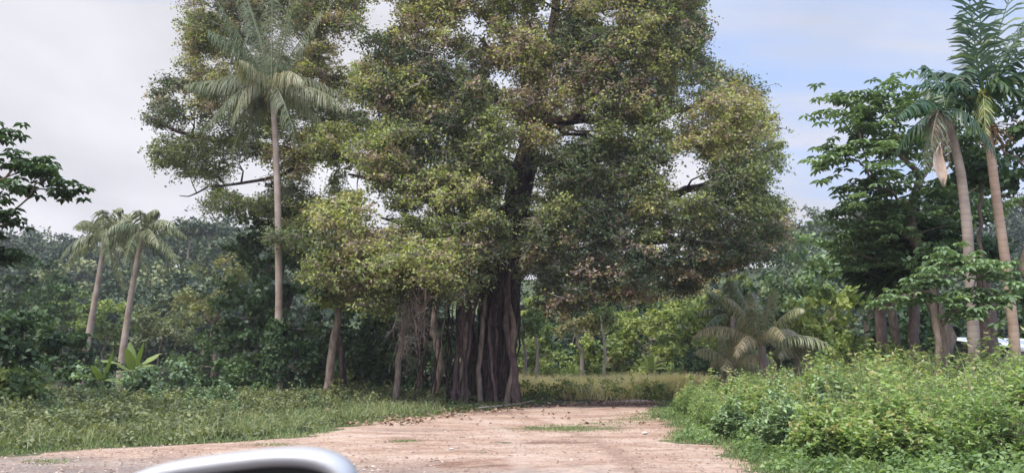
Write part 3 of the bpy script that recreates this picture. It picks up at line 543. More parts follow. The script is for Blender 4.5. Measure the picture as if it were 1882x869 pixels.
# ---------- left side trees and bushes
for lb, u, v, ru_, rv_ in (('lone flat-topped tree standing up on the left ridge line', 385, 422, 30, 9), ('slim tree with bare trunk on the left ridge, beside the flat-topped one', 346, 425, 14, 12)):
    Yr = 120.; bz = gp(u, Yr); bz[2] = float(hillz(np.array([bz[0]]), np.array([Yr]))[0]) - .5
    tree('tree', lb, 'tree', bz, at(u, v + 6, Yr), .3, [B(u, v, Yr, ru_, rv_), B(u - ru_ * .7, v + 6, Yr, ru_ * .5, rv_ * .7), B(u + ru_ * .7, v + 4, Yr, ru_ * .5, rv_ * .7)], 5.0, .9, 63, .45, .2, HILLL, BARK, tmean=.4, lean=.01)
tree('broadleaf_tree', 'dark broad-leaved tree whose branches reach in from the left edge over the palms', 'tree', gp(-190, 21), at(-150, 330, 21), .3,
     [B(85, 318, 20, 55, 13, .9), B(30, 300, 20.5, 60, 18, 1), B(60, 345, 20, 50, 12, .8), B(-20, 240, 21, 32, 18), B(15, 400, 21, 50, 16, .9), B(-20, 360, 21, 60, 30), B(-30, 450, 21, 62, 40), B(10, 480, 21, 40, 18), B(-80, 300, 21, 70, 60), B(-120, 400, 21, 90, 70), B(120, 345, 20, 20, 8, .4)],
     14, .42, 9, .21, .06, DARKL, BARK, tmean=.25, tvar=.15, whorl=7, shape=6, shell=.2)
tree('bushy_tree', 'pale olive-green bushy tree left of the tall coconut palm', 'tree', gp(400, 46), at(400, 540, 46), .2,
     [B(400, 510, 46, 55, 45), B(370, 560, 46, 40, 40), B(430, 480, 47, 45, 25), B(390, 590, 45, 50, 30)], 3.2, .75, 90, .19, .07, PALEL, BARK, tmean=.7)
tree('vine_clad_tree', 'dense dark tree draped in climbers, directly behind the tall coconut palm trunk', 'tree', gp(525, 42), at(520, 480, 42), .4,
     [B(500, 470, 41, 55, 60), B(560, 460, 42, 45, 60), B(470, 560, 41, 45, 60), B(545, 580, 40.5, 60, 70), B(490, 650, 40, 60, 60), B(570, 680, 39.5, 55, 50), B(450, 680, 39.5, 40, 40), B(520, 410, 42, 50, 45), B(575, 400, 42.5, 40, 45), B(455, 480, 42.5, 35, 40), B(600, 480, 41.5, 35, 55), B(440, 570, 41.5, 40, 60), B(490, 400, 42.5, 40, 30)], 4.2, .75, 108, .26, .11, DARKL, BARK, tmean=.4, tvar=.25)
tree('shrubby_tree', 'dark grey-green shrubby tree below the pale olive one', 'tree', gp(375, 42), at(375, 640, 42), .14,
     [B(370, 630, 42, 50, 45), B(400, 660, 41, 40, 45), B(345, 670, 41, 40, 35)], 3.5, .6, 90, .17, .06, DARKL, BARK, tmean=.45)
for (lb, u, v, Y, ru_, rv_, mt, tm_, Lx) in [
    ('dark leafy bush in the shadowed gap left of the banana plant', 150, 650, 34, 55, 45, DARKL, .3, .22), ('dark bush low at the left edge, under the almond branches', 30, 620, 27, 70, 60, DARKL, .3, .24),
    ('light green bush poking up at the left edge of the bank', 25, 690, 23, 40, 30, MIDL, .6, .18), ('rounded olive bush on the slope behind the two far palms', 120, 560, 70, 55, 35, MIDL, .35, .3),
    ('wide olive bush on the slope between the far palm trunks', 200, 580, 66, 50, 40, MIDL, .45, .3), ('pale spreading bush on the slope right of the far palms', 300, 580, 62, 60, 42, PALEL, .3, .28),
    ('large dark bush on the slope left of the far palms', 60, 520, 60, 70, 50, DARKL, .35, .3), ('grey-green bush beside the banana plant, arching over the weeds', 215, 690, 31, 55, 30, BLUEL, .4, .17),
    ('bluish bush right of the banana plant, low branches spread', 300, 690, 32, 50, 35, BLUEL, .35, .16), ('dark bush at the foot of the shrubby tree', 400, 710, 36, 50, 28, DARKL, .4, .18),
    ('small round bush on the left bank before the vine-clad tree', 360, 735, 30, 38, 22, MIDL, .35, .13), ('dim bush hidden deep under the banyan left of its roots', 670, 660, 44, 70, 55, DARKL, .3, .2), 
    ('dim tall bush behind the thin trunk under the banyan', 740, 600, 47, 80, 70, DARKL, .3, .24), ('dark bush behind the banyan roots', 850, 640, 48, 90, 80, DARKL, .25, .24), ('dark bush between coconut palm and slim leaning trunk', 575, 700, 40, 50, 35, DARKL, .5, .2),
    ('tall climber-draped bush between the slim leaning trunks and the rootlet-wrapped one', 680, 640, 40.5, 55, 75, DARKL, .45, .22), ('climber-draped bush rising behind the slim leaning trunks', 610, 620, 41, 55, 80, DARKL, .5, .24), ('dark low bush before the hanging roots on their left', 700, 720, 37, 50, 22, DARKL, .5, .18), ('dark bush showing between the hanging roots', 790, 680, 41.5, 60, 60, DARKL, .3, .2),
    ('light green bush before the trunks left of the ringed palms', 1640, 655, 24, 45, 22, MIDL, .7, .15), ('leafy bush filling the gap under the umbrella-leaf tree', 1560, 640, 27, 50, 30, MIDL, .5, .18), ('dark bush between the broken-stub trunk and the thin grey trunk', 1705, 640, 27, 30, 30, DARKL, .5, .2), ('small bush at the left corner of the tin shed', 1750, 668, 25, 22, 14, MIDL, .6, .13),
    ('creeper-hung bush left of the foot of the tall coconut palm', 455, 700, 36, 40, 34, DARKL, .6, .2), ('small yellow-green bush seen between the slim trunks', 625, 690, 39, 14, 26, MIDL, .9, .14)]:
    c = at(u, v, Y); h = c[2]; b0 = gp(u, Y)
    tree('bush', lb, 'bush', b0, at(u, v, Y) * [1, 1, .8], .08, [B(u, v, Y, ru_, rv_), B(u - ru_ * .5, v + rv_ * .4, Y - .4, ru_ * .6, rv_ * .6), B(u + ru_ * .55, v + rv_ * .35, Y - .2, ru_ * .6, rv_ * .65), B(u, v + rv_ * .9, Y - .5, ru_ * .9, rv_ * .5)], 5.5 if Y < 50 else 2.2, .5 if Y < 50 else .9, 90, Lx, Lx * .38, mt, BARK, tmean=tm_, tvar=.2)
# banana plants
def banana(label, u, v, Y, h, n, seed, tone=.75, LW=.2):
    global rng
    rng = np.random.default_rng(seed); b0 = gp(u, Y); root = empty('banana_plant', tuple(b0), label, 'banana plant', None); g = Geo()
    g.tube(b0 + np.array([[0, 0, -.1], [0, 0, h * .25], [.02, 0, h * .5]]), [.12, .1, .06], 8); g.build('stem', SHAFT, root, b0)
    for i in range(n):
        az = i * 2.4 + rng.normal() * .2; el = np.interp(i, [0, n - 1], [1.35, .45]); L = h * rng.uniform(.5, .65); t = np.linspace(0, 1, 12); d = np.array([math.cos(az), math.sin(az)])
        r_ = np.cos(el) * L * t * 1.1; z = h * .48 + np.sin(el) * L * t - .42 * L * t ** 2.2 * math.cos(el) * 1.3
        mid = np.stack([d[0] * r_, d[1] * r_, z], 1); sd_ = np.array([-d[1], d[0], 0]); w_ = LW * np.sin(np.clip((t - .12) / .88, 0, 1) ** .7 * math.pi) ** .7 * (h / 3) + .012; V = []; 
        for k_ in range(12): V += [mid[k_] - sd_ * w_[k_] - [0, 0, w_[k_] * rng.uniform(.2, .8)], mid[k_], mid[k_] + sd_ * w_[k_] - [0, 0, w_[k_] * rng.uniform(.2, .8)]]
        fs = []
        for k_ in range(11): fs += [[k_ * 3, k_ * 3 + 1, k_ * 3 + 4, k_ * 3 + 3], [k_ * 3 + 1, k_ * 3 + 2, k_ * 3 + 5, k_ * 3 + 4]]
        gl = Geo(); gl.add(np.array(V) + b0, fs, float(np.clip(tone + rng.normal() * .1, 0, 1))); gl.build('leaf', MIDL, root, b0)
    return root
banana('banana plant with one upright leaf among the left bushes', 255, 640, 33, 2.9, 7, 31, .6)
banana('small bright banana plant low before the central wood', 1052, 695, 57, 2.3, 8, 32, .8)
banana('yellow-green banana plant left of the dark gap in the central wood', 1192, 690, 57, 3.1, 9, 33, .9)
banana('far-left drooping banana plant half sunk in bushes', 200, 680, 30, 2.2, 6, 34, .4)
rng = np.random.default_rng(41)

# ---------- central wood beyond the clearing
cw = [('round mid-green tree in the wood, directly right of the banyan roots', 975, 620, 62, 50, 75, MIDL, .65), ('slender tree with pale forked trunk at the edge of the central wood', 1068, 585, 60, 52, 36, PALEL, .95),
      ('dense blue-green tree right of the pale forked trunk', 1120, 640, 63, 62, 55, MIDL, .7), ('leafy tree over the yellow-green banana plant', 1190, 600, 64, 60, 52, MIDL, .85),
      ('bright green tree on the right of the central wood', 1255, 580, 60, 60, 60, MIDL, .9), ('tall pale-topped tree behind the bright one in the central wood', 1270, 535, 68, 60, 35, PALEL, .9),
      ('dark tree filling the back of the wood behind the pale trunk', 1050, 620, 72, 70, 70, DARKL, .4), ('dark tall tree at the back of the wood, centre', 1150, 570, 75, 80, 60, DARKL, .45),
      ('feathery light green tree left of the small coconut palms', 1330, 560, 44, 50, 55, MIDL, .9), ('silvery green tree behind the small coconut palms', 1475, 500, 44, 60, 60, BLUEL, .85),
      ('big leafy tree between the small coconut palms and the right-hand trees', 1530, 560, 38, 70, 75, MIDL, .75), ('dark leafy tree behind the small coconut palms', 1420, 570, 54, 80, 70, DARKL, .5), ('olive tree at the back, above the thicket', 1590, 480, 46, 70, 60, MIDL, .65),
      ('shadowy tree behind the layered light green tree', 1700, 600, 36, 90, 70, DARKL, .3), ('dark tree at the right edge behind the tin shed', 1860, 560, 38, 90, 90, DARKL, .35), ('dark tree left of the banana and coconut group', 1300, 650, 56, 40, 35, DARKL, .4)]
for i, (lb, u, v, Y, ru_, rv_, mt, tm_) in enumerate(cw):
    pale = 'pale forked' in lb and 'slender' in lb
    bl = [B(u, v, Y, ru_, rv_), B(u - ru_ * .5, v + rv_ * .3, Y - 1, ru_ * .6, rv_ * .6), B(u + ru_ * .5, v + rv_ * .25, Y - 1, ru_ * .6, rv_ * .6)]
    if not pale: bl += [B(u - ru_ * .2, v + rv_ * .9, Y - 1.2, ru_ * .7, rv_ * .6), B(u + ru_ * .5, min(v + rv_ * 1.0, 690), Y - .8, ru_ * .6, rv_ * .5)]
    tree('tree', lb, 'tree', gp(u, Y), at(u, v + rv_ * .3, Y), .2 if pale else .22, bl, 2.1, .8, 100, .3, .115, mt, BARK_P if pale or i in (0, 3) else BARK, tmean=tm_, tvar=.22)
for lb, u, Y, vt in [('thin pale bare trunk left edge of the central wood', 962, 52, 600), ('thin whitish sapling trunk right of the banyan', 985, 55, 590), ('slim grey trunk between the wood trees', 1108, 57, 580)]:
    stem_tree(lb, [(u, 720, Y), (u + 4, 660, Y), (u - 3, vt, Y)], .13, .08, BARK_P, [B(u, vt, Y, 26, 20)], MIDL, name='sapling')

k_ = 900; U_ = rng.uniform(900, 1720, k_); Y_ = rng.uniform(62, 76, k_); X_ = (U_ - 941) / F * Y_; C = np.stack([X_, Y_, rng.uniform(0, 1, k_) ** 1.3 * (1.2 + (Y_ - 62) * .16)], -1)
P, Nn, ci, si = clump_points(C, .8, 60, .8); P[:, 2] = np.maximum(P[:, 2], .03); tag(leaves_obj('undergrowth', P, Nn, .24, .09, np.clip(.5 + .28 * rng.normal(size=k_), 0, 1)[ci] + rng.normal(size=len(P)) * .1, MIDL), 'mixed undergrowth along the foot of the central wood', 'undergrowth', kind='stuff')
k_ = 230; U_ = rng.uniform(920, 1330, k_); Y_ = 41.3 + rng.uniform(0, 1, k_) ** 2 * 15; X_ = (U_ - 941) / F * Y_; C = np.stack([X_, Y_, rng.uniform(.05, .85, k_) ** 1.3], -1)
P, Nn, ci, si = clump_points(C, .55, 80, .8); P[:, 2] = np.maximum(P[:, 2], .03); tag(leaves_obj('field_weeds', P, Nn, .14, .05, np.clip(.5 + .25 * rng.normal(size=k_), 0, 1)[ci] + rng.normal(size=len(P)) * .1, MIDL), 'leafy green weeds mixed into the tall pale grass beyond the track', 'weeds', kind='stuff')

# ---------- small trunkless coconut palms on the right
def young_palm(label, u, Y, hv, n, size, seed, tones, mat=PALMG, z0=.3):
    global rng
    rng = np.random.default_rng(seed); b0 = gp(u, Y); root = empty('young_coconut_palm', tuple(b0), label, 'palm tree'); h = at(u, hv, Y); g = Geo(); g.tube(np.array([b0 - [0, 0, .1], (b0 + h) / 2, h]), [.22, .2, .15], 8); g.build('trunk', BARK, root, b0)
    for i in range(n):
        az = i * 2.4 + rng.normal() * .3; el = np.interp(i, [0, n - 1], [1.4, .1]) + rng.normal() * .08; d = np.array([math.cos(az) * math.cos(el), math.sin(az) * math.cos(el), math.sin(el)])
        s_ = size * rng.uniform(.85, 1.1); a = h + d * s_ * .6 + [0, 0, s_ * .12]; e = h + d * s_ + np.array([0, 0, -s_ * .45 * math.cos(el)])
        frond_obj(root, b0, h, a, e, mat, LL=.62, lw=.018, nleaf=56, droop=.8, curl=1.3, tone=float(rng.choice(tones)) + rng.normal() * .05)
    return root
young_palm('short coconut palm with upright grey-green fronds right of the central wood', 1400, 33, 635, 15, 3.1, 51, [.55, .75, .9])
young_palm('low coconut palm with tan drooping fronds at the end of the thicket', 1345, 34, 672, 9, 2.0, 52, [.7, .85, .95])
young_palm('dark young palm tucked behind the short coconut palm', 1345, 42, 580, 13, 2.4, 53, [.15, .3])
young_palm('small palm with yellowing fronds behind the thicket top', 1462, 38, 650, 9, 2.2, 54, [.6, .75, .9])
rng = np.random.default_rng(61)

# ---------- right-hand group
tree('umbrella_leaf_tree', 'large tree with drooping wheel-shaped leaves, spreading left of the ringed palms', 'tree', gp(1682, 24), at(1690, 330, 24), .3,
     [B(1590, 175, 23, 55, 26, 1.2), B(1640, 210, 23, 70, 28, 1.4), B(1580, 240, 22.5, 50, 16, 1), B(1560, 285, 22.5, 60, 18, 1.1), B(1640, 270, 23.5, 75, 26, 1.5), B(1600, 335, 22.5, 70, 22, 1.3), B(1560, 380, 23, 40, 18, 1), B(1650, 360, 23, 80, 30, 1.6), B(1700, 200, 24.5, 60, 30, 1.5), B(1740, 260, 25, 70, 50, 1.6), B(1600, 420, 23.5, 70, 26, 1.4), B(1570, 450, 24, 50, 20, 1.2), B(1530, 300, 22.5, 30, 10, .6), B(1700, 420, 25, 90, 50, 1.6), B(1625, 480, 24, 60, 25, 1.3), B(1760, 380, 26, 70, 60, 1.5)],
     10.5, .62, 10, .25, .05, BLUEL, BARK, tmean=.36, tvar=.22, whorl=8, shape=6, shell=.3)
tree('tree', 'dark leafy tree at the right edge behind the ringed palm crown', 'tree', gp(1900, 27), at(1900, 330, 27), .35,
     [B(1880, 180, 27, 50, 40), B(1840, 260, 27, 50, 45), B(1890, 300, 27, 60, 50), B(1860, 350, 28, 70, 40), B(1940, 240, 27, 60, 70), B(1790, 330, 28, 50, 50)], 7, .55, 81, .24, .085, DARKL, BARK, tmean=.35)
tree('layered_tree', 'small tree with flat layers of bluish light green leaves before the palm trunks', 'tree', gp(1722, 18.5), at(1722, 520, 18.5), .09,
     [B(1700, 520, 18, 60, 10, .8), B(1760, 490, 18, 60, 9, .7), B(1820, 495, 18.3, 50, 9, .7), B(1680, 545, 17.6, 55, 9, .7), B(1780, 540, 17.8, 70, 10, .8), B(1840, 535, 18, 40, 8, .6), B(1790, 580, 17.8, 55, 8, .7), B(1740, 475, 18.5, 40, 8, .6)], 15, .36, 9, .2, .045, BLUEL, BARK, tmean=.5, tvar=.15, whorl=8, shape=6, shell=.1)
tree('fan_leaf_tree', 'dark spiky-leaved palm-like tree in the shade between the umbrella-leaf tree and the palms', 'tree', gp(1620, 27), at(1640, 440, 26), .22,
     [B(1640, 450, 25.5, 55, 50, 1.4), B(1680, 400, 26, 50, 40, 1.4), B(1620, 510, 25.5, 40, 35, 1.2), B(1720, 450, 26.5, 60, 45, 1.4)], 9, .55, 6, .62, .035, DARKL, BARK, tmean=.2, tvar=.12, whorl=14, shape=6, shell=.3)
for lb, pts, r0, r1, bk in [('reddish-brown trunk with a short broken stub behind the thicket', [(1680, 700, 26), (1680, 640, 26), (1677, 570, 26), (1672, 500, 26)], .19, .15, BARK_R),
                        ('mid-brown straight trunk left of the broken-stub one', [(1625, 700, 28), (1622, 640, 28), (1618, 560, 28), (1615, 480, 28)], .22, .16, BARK_R),
                        ('thin grey trunk between the broken-stub trunk and the palms', [(1722, 700, 21), (1722, 640, 21), (1720, 560, 21), (1718, 500, 21)], .11, .08, BARK),
                        ('thick grey-mauve trunk standing just right of the left ringed palm', [(1820, 700, 22), (1816, 640, 22), (1812, 560, 22), (1800, 480, 22)], .29, .2, BARK_R),
                        ('very thin reddish pole-like trunk between the two ringed palms', [(1808, 700, 21), (1806, 560, 21), (1802, 440, 21), (1802, 330, 21)], .06, .045, BARK_R)]:
    stem_tree(lb, pts, r0, r1, bk, [B(pts[-1][0], pts[-1][1] - 15, pts[-1][2], 35, 25)], DARKL)
# palm with the dead hanging skirt
org = gp(1788, 20); p1 = empty('areca_palm', tuple(org), 'ringed palm with dead tan fronds and a pale sheath hanging from its head', 'palm tree')
trunk_tube(p1, [(1790, 700, 20), (1786, 560, 20), (1778, 420, 20), (1765, 310, 20), (1742, 215, 20)], [.16, .14, .13, .115, .1], palm_bark('mauve_palm_bark', (.15, .12, .11), (.24, .195, .175), (.33, .28, .25), 6), org)
h1 = at(1738, 205, 20)
for c1, tip, tn_ in [((1700, 160), (1650, 215), .3), ((1760, 150), (1830, 230), .3), ((1730, 140), (1700, 120), .4), ((1780, 180), (1840, 300), .2), ((1690, 200), (1640, 290), .2), ((1750, 130), (1780, 130), .35), ((1720, 170), (1690, 330), .25)]:
    yo = rng.uniform(-1, 1); frond_obj(p1, org, h1, at(*c1, 20 + yo * .6), at(*tip, 20 + yo), ARECA, LL=.6, lw=.03, nleaf=34, droop=.7, curl=.8, tone=tn_, r0=.03)
for i in range(12):
    u = rng.uniform(1690, 1762); frond_obj(p1, org, h1, at((u + 1735) / 2 + rng.normal() * 6, 180, 19.7), at(u, rng.uniform(270, 330), 19.6 + rng.normal() * .3), DEAD, LL=.42, lw=.014, nleaf=26, droop=1.6, curl=1.5, tone=rng.uniform(.3, .8), sweep=1.2, r0=.022)
V = []; g = Geo(); pts = [(1728, 262, 0), (1724, 285, 9), (1727, 305, 12), (1732, 325, 9), (1735, 343, 2)]
for u, v, hw in pts:
    for k_ in range(5):
        s_ = (k_ - 2) / 2; V.append(at(u + hw * s_, v, 19.35 + .12 * (1 - s_ * s_)))
g.add(V, [[i * 5 + k_, i * 5 + k_ + 1, (i + 1) * 5 + k_ + 1, (i + 1) * 5 + k_] for i in range(4) for k_ in range(4)], .9); sh = g.build('leaf_sheath', noise_mat('dry_sheath', [(.3, (.42, .31, .25)), (.7, (.6, .48, .42))], 5, (3, 3, 1), bump=.2), p1, org)
sm = sh.modifiers.new('thick', 'SOLIDIFY'); sm.thickness = .015
# palm with the bright upright head
org = gp(1866, 20); p2 = empty('areca_palm', tuple(org), 'tallest ringed orange-tan palm at the right, upright dark fronds against the sky', 'palm tree')
trunk_tube(p2, [(1868, 700, 20), (1862, 600, 20), (1848, 480, 20), (1832, 370, 20), (1822, 290, 20), (1812, 225, 20)], [.135, .125, .12, .115, .11, .1], ABARK, org)
trunk_tube(p2, [(1813, 232, 20), (1811, 205, 20), (1808, 175, 20)], [.15, .13, .06], SHAFT, org, 'crownshaft', z0=False, n=5)
h2 = at(1808, 180, 20)
for c1, tip, tn_, LL in [((1790, 90), (1776, -60), .25, .75), ((1800, 60), (1800, -90), .35, .7), ((1785, 110), (1772, 20), .15, .6), ((1830, 60), (1875, -60), .3, .75), ((1850, 90), (1915, 5), .35, .8), ((1850, 115), (1915, 60), .2, .7), ((1835, 100), (1880, 40), .55, .6), ((1760, 140), (1682, 158), .25, .42), ((1765, 120), (1706, 138), .35, .4), ((1770, 140), (1720, 190), .2, .4), ((1850, 130), (1905, 130), .3, .5), ((1850, 150), (1900, 175), .4, .5), ((1785, 150), (1775, 225), .7, .4), ((1792, 140), (1798, 240), .95, .42), ((1815, 145), (1825, 225), .9, .42), ((1805, 150), (1812, 250), .8, .4), ((1825, 120), (1860, 170), .5, .5)]:
    yo = rng.uniform(-1, 1); frond_obj(p2, org, h2, at(*c1, 20 + yo * .5), at(*tip, 20 + yo), ARECA, LL=LL, lw=.045, nleaf=25, droop=.3 if tip[1] < 100 else .9, curl=.6, tone=tn_, r0=.03, sweep=1.1, jit=.3, tvar=.18)
g = Geo()
for i in range(70):
    a = at(1820, 235, 20); b_ = a + np.array([rng.normal() * .22 + .12, rng.normal() * .22, rng.uniform(-.55, .05)]); g.tube(curve(a, b_, 4, .1, .05), np.linspace(.014, .01, 4), 3)
    t = np.linspace(-1, 1, 4); g.tube(b_ + np.stack([t * 0, t * 0, t * .035], 1), .032 * np.sqrt(np.maximum(1 - t * t, .08)), 5)
g.build('fruit_cluster', noise_mat('fruit', [(.3, (.12, .08, .04)), (.7, (.24, .16, .08))], 3, bump=0), p2, org)

# ---------- tin-roofed shed
a = gp(1770, 29); c_ = gp(1990, 31); org = (a + c_) / 2; shed = empty('shed', tuple(org), 'low open shed with a white tin roof edge behind the thicket, at the right edge', 'shed')
W_ = 4.8; D_ = 3.0; rot = math.atan2(c_[1] - a[1], c_[0] - a[0]); root = shed; shed.rotation_euler = (0, 0, rot)
g = Geo(); nx = 60; V = []
for j, (yy, zz) in enumerate([(-D_ / 2 - .25, 2.22), (D_ / 2 + .3, 2.75)]):
    for i in range(nx + 1): V.append([-W_ / 2 - .3 + (W_ + .6) * i / nx, yy, zz + .022 * (i % 2)])
g.add(V, [[i, i + 1, nx + 2 + i, nx + 1 + i] for i in range(nx)]); rf = g.build('roof', noise_mat('tin_roof', [(.3, (.55, .56, .58)), (.7, (.75, .76, .78))], 2, bump=0, rough=.4, spec=.5), shed); q = rf.modifiers.new('t', 'SOLIDIFY'); q.thickness = .012
g = Geo(); g.box((0, -D_ / 2 - .24, 2.17), (W_ + .6, .03, .09)); g.build('fascia', noise_mat('white_fascia', [(.3, (.7, .7, .72)), (.7, (.8, .8, .8))], 3, bump=0), shed)
GREY = noise_mat('grey_wall', [(.3, (.16, .16, .16)), (.7, (.26, .26, .27))], 1.5, bump=.1)
g = Geo(); g.box((0, D_ / 2, 1.25), (W_, .1, 2.5)); g.build('back_wall', GREY, shed, smooth=False)
g = Geo(); g.box((0, -D_ / 2, .75), (W_ - .24, .1, 1.5)); g.build('front_wall', noise_mat('cement_wall', [(.3, (.28, .28, .28)), (.7, (.4, .39, .38))], 1.5, bump=.1), shed, smooth=False)
for x in (-W_ / 2, -W_ / 6, W_ / 6, W_ / 2):
    g = Geo(); g.box((x, -D_ / 2, 1.09), (.1, .12, 2.18)); g.build('post', noise_mat('pale_post', [(.3, (.45, .44, .42)), (.7, (.6, .58, .55))], 3, bump=0), shed, smooth=False)
g = Geo(); b0 = gp(1746, 27); g.box((0, 0, .95), (.55, .4, .5)); g.box((0, 0, 1.215), (.6, .45, .03)); 
for sx_ in (-.22, .22):
    for sy_ in (-.15, .15): g.box((sx_, sy_, .35), (.05, .05, .7))
o = g.build('water_tank', noise_mat('white_plastic', [(.3, (.7, .7, .7)), (.7, (.8, .8, .8))], 3, bump=0), smooth=False, loc=tuple(b0)); tag(o, 'small white box on legs half hidden left of the shed', 'box')

# ------------------------------------------------------------------ thickets, weeds, grass
def in_track(X, Y, pad=0.0): return (X > xl(Y) + pad) & (X < xr(Y) - pad) & (Y < 41.5)
# right-hand thicket: shrubs one can tell apart along its crest and front, the rest is ground cover
def shrub_proto(name, label, h, r, n, L, W, mat, tm_, seed):
    global rng
    rng = np.random.default_rng(seed); root = empty(name, (0, 0, 0), label, 'shrub', 'shrubs of the thicket right of the dirt track'); g = Geo(); P, T, Nn, tn_ = [], [], [], []
    for i in range(n):
        shoot = rng.random() < .22; az = rng.random() * 6.28; rr = r * math.sqrt(rng.random()); hh = h * (1 - .5 * (rr / r) ** 2) * rng.uniform(.6, 1.05) * (1.38 if shoot else 1); a = np.array([math.cos(az) * rr * .5, math.sin(az) * rr * .5, 0]); b_ = np.array([math.cos(az) * rr, math.sin(az) * rr, hh])
        m_ = 22 if shoot else 30; cv = curve(a, b_, 6, .05, .05); g.tube(cv, np.linspace(.01, .003, 6), 3); t = rng.uniform(.2, 1, m_) ** .7; q = np.stack([np.interp(t, np.linspace(0, 1, 6), cv[:, j]) for j in range(3)], 1) + rng.normal(size=(m_, 3)) * .03
        an = rng.random(m_) * 6.28; d = nrm(np.stack([np.cos(an), np.sin(an), rng.uniform(-.3, .9, m_)], 1)); P.append(q); T.append(d); Nn.append(nrm(np.array([0, 0, 1.]) - d * .3 + rng.normal(size=(m_, 3)) * .4)); tn_.append(np.clip(tm_ + rng.normal() * .16 + rng.normal(size=m_) * .13 + t * .12 + shoot * .12, 0, 1))
    P = np.concatenate(P); Lr = L * rng.uniform(.6, 1.3, len(P)); g.build('stems', BARK, root); V, idx, st, n_, k_ = leaf_arrays(P, np.concatenate(Nn), Lr, Lr * W / L, .25, 6, np.concatenate(T))
    link('foliage', mesh_from('foliage', V, idx, st, mat, np.repeat(np.concatenate(tn_), k_)), root); return root
protos = [shrub_proto('shrub', '', 1.55, 1.0, 165, .12, .026, WEED, .5, 71), shrub_proto('shrub', '', 1.5, .9, 150, .145, .04, WEED, .6, 72), shrub_proto('shrub', '', 1.4, .95, 150, .1, .019, WEED, .35, 73), shrub_proto('shrub', '', 1.45, .85, 95, .19, .06, BLUEL, .55, 74)]
used = [False] * 4; rng = np.random.default_rng(75)
def put_shrub(k_, x, y, s_, lb):
    if not used[k_]:
        used[k_] = True; o = protos[k_]; o.location = (x, y, 0); o.rotation_euler = (0, 0, rng.random() * 6.28); o.scale = (s_,) * 3; o['label'] = lb; return o
    return copy_thing(protos[k_], (x, y, 0), rng.random() * 6.28, s_, lb)
spec = []
def edge_x(Y): return float(xr(Y))
def where(x, y, dd):
    u = 941 + F * x / y; a = 'beside the track' if dd < 2.6 else 'inside the thicket' if dd < 5.5 else 'deep in the thicket'
    b_ = 'toward the far end' if y > 21 else 'midway along' if y > 15.5 else 'nearest the road'
    return a + ', ' + b_ + (', right edge' if u > 1700 else '')
kinds = ['narrow-leaved green shrub', 'broad-leaved light green shrub', 'fine-leaved olive shrub', 'large-leaved bluish shrub']
cnt = 0
for Y in np.arange(10.5, 27.5, 1.05):
    x0 = edge_x(Y) + (1.3 if Y > 13.5 else 3.2 - (Y - 10.5) * .4) ; x1 = (1882 - 941) / F * Y + 1.6
    for x in np.arange(x0, x1, 1.15):
        xx = x + rng.normal() * .25; yy = Y + rng.normal() * .25; dd = xx - edge_x(yy); s_ = min(1.03, .42 + dd * .12) * rng.uniform(.75, 1.15)
        k_ = int(rng.choice(4, p=[.36, .3, .22, .12])); put_shrub(k_, xx, yy, s_, kinds[k_] + ' ' + where(xx, yy, dd)); cnt += 1
print('thicket shrubs', cnt)
# ground-cover of herbs: low mats of leaves
def herb(name, label, X, Y, Hh, per, L, W, mat, tm_, rad=.3, tv=.18, flat=.8):
    C = np.stack([X, Y, Hh], -1); P, Nn, ci, si = clump_points(C, rad, per, flat, 9, .7, .5, .3); P[:, 2] = np.maximum(P[:, 2], .02)
    Lr = L * rng.uniform(.6, 1.3, len(P)); return tag(leaves_obj(name, P, Nn, Lr, Lr * W / L, np.clip(tm_ + tv * rng.normal(size=len(C)), 0, 1)[ci] + rng.normal(size=len(P)) * .1, mat), label, 'ground cover', kind='stuff')
def scatter(n, u0, u1, y0, y1, cond):
    U_ = rng.uniform(u0, u1, n); Y_ = np.exp(rng.uniform(math.log(y0), math.log(y1), n)); X_ = (U_ - 941) / F * Y_; ok = cond(X_, Y_, U_); return X_[ok], Y_[ok]
X_, Y_ = scatter(1500, 1150, 2050, 10, 30, lambda X, Y, U: X > xr(Y) + .15); hh = np.clip((X_ - xr(Y_)) * .16, .04, .9) * rng.uniform(.5, 1, len(X_))
herb('herb_cover', 'low green herbs and creepers at the foot of the right-hand thicket', X_, Y_, hh, 45, .085, .028, WEED, .35)
X_, Y_ = scatter(3300, -150, 960, 12, 40, lambda X, Y, U: (X < xl(Y) - .5)); dl = xl(Y_) - X_; hh = np.clip(dl * .12 - .12, .03, .55) * rng.uniform(.3, 1.15, len(X_)) * (1 + .5 * lump(X_ * 1.1, Y_ * 1.1))
herb('weed_cover', 'tangled weeds and small flowers covering the left bank', X_, Y_, np.maximum(hh, .04), 45, .1, .032, PALEL, .4, .3)

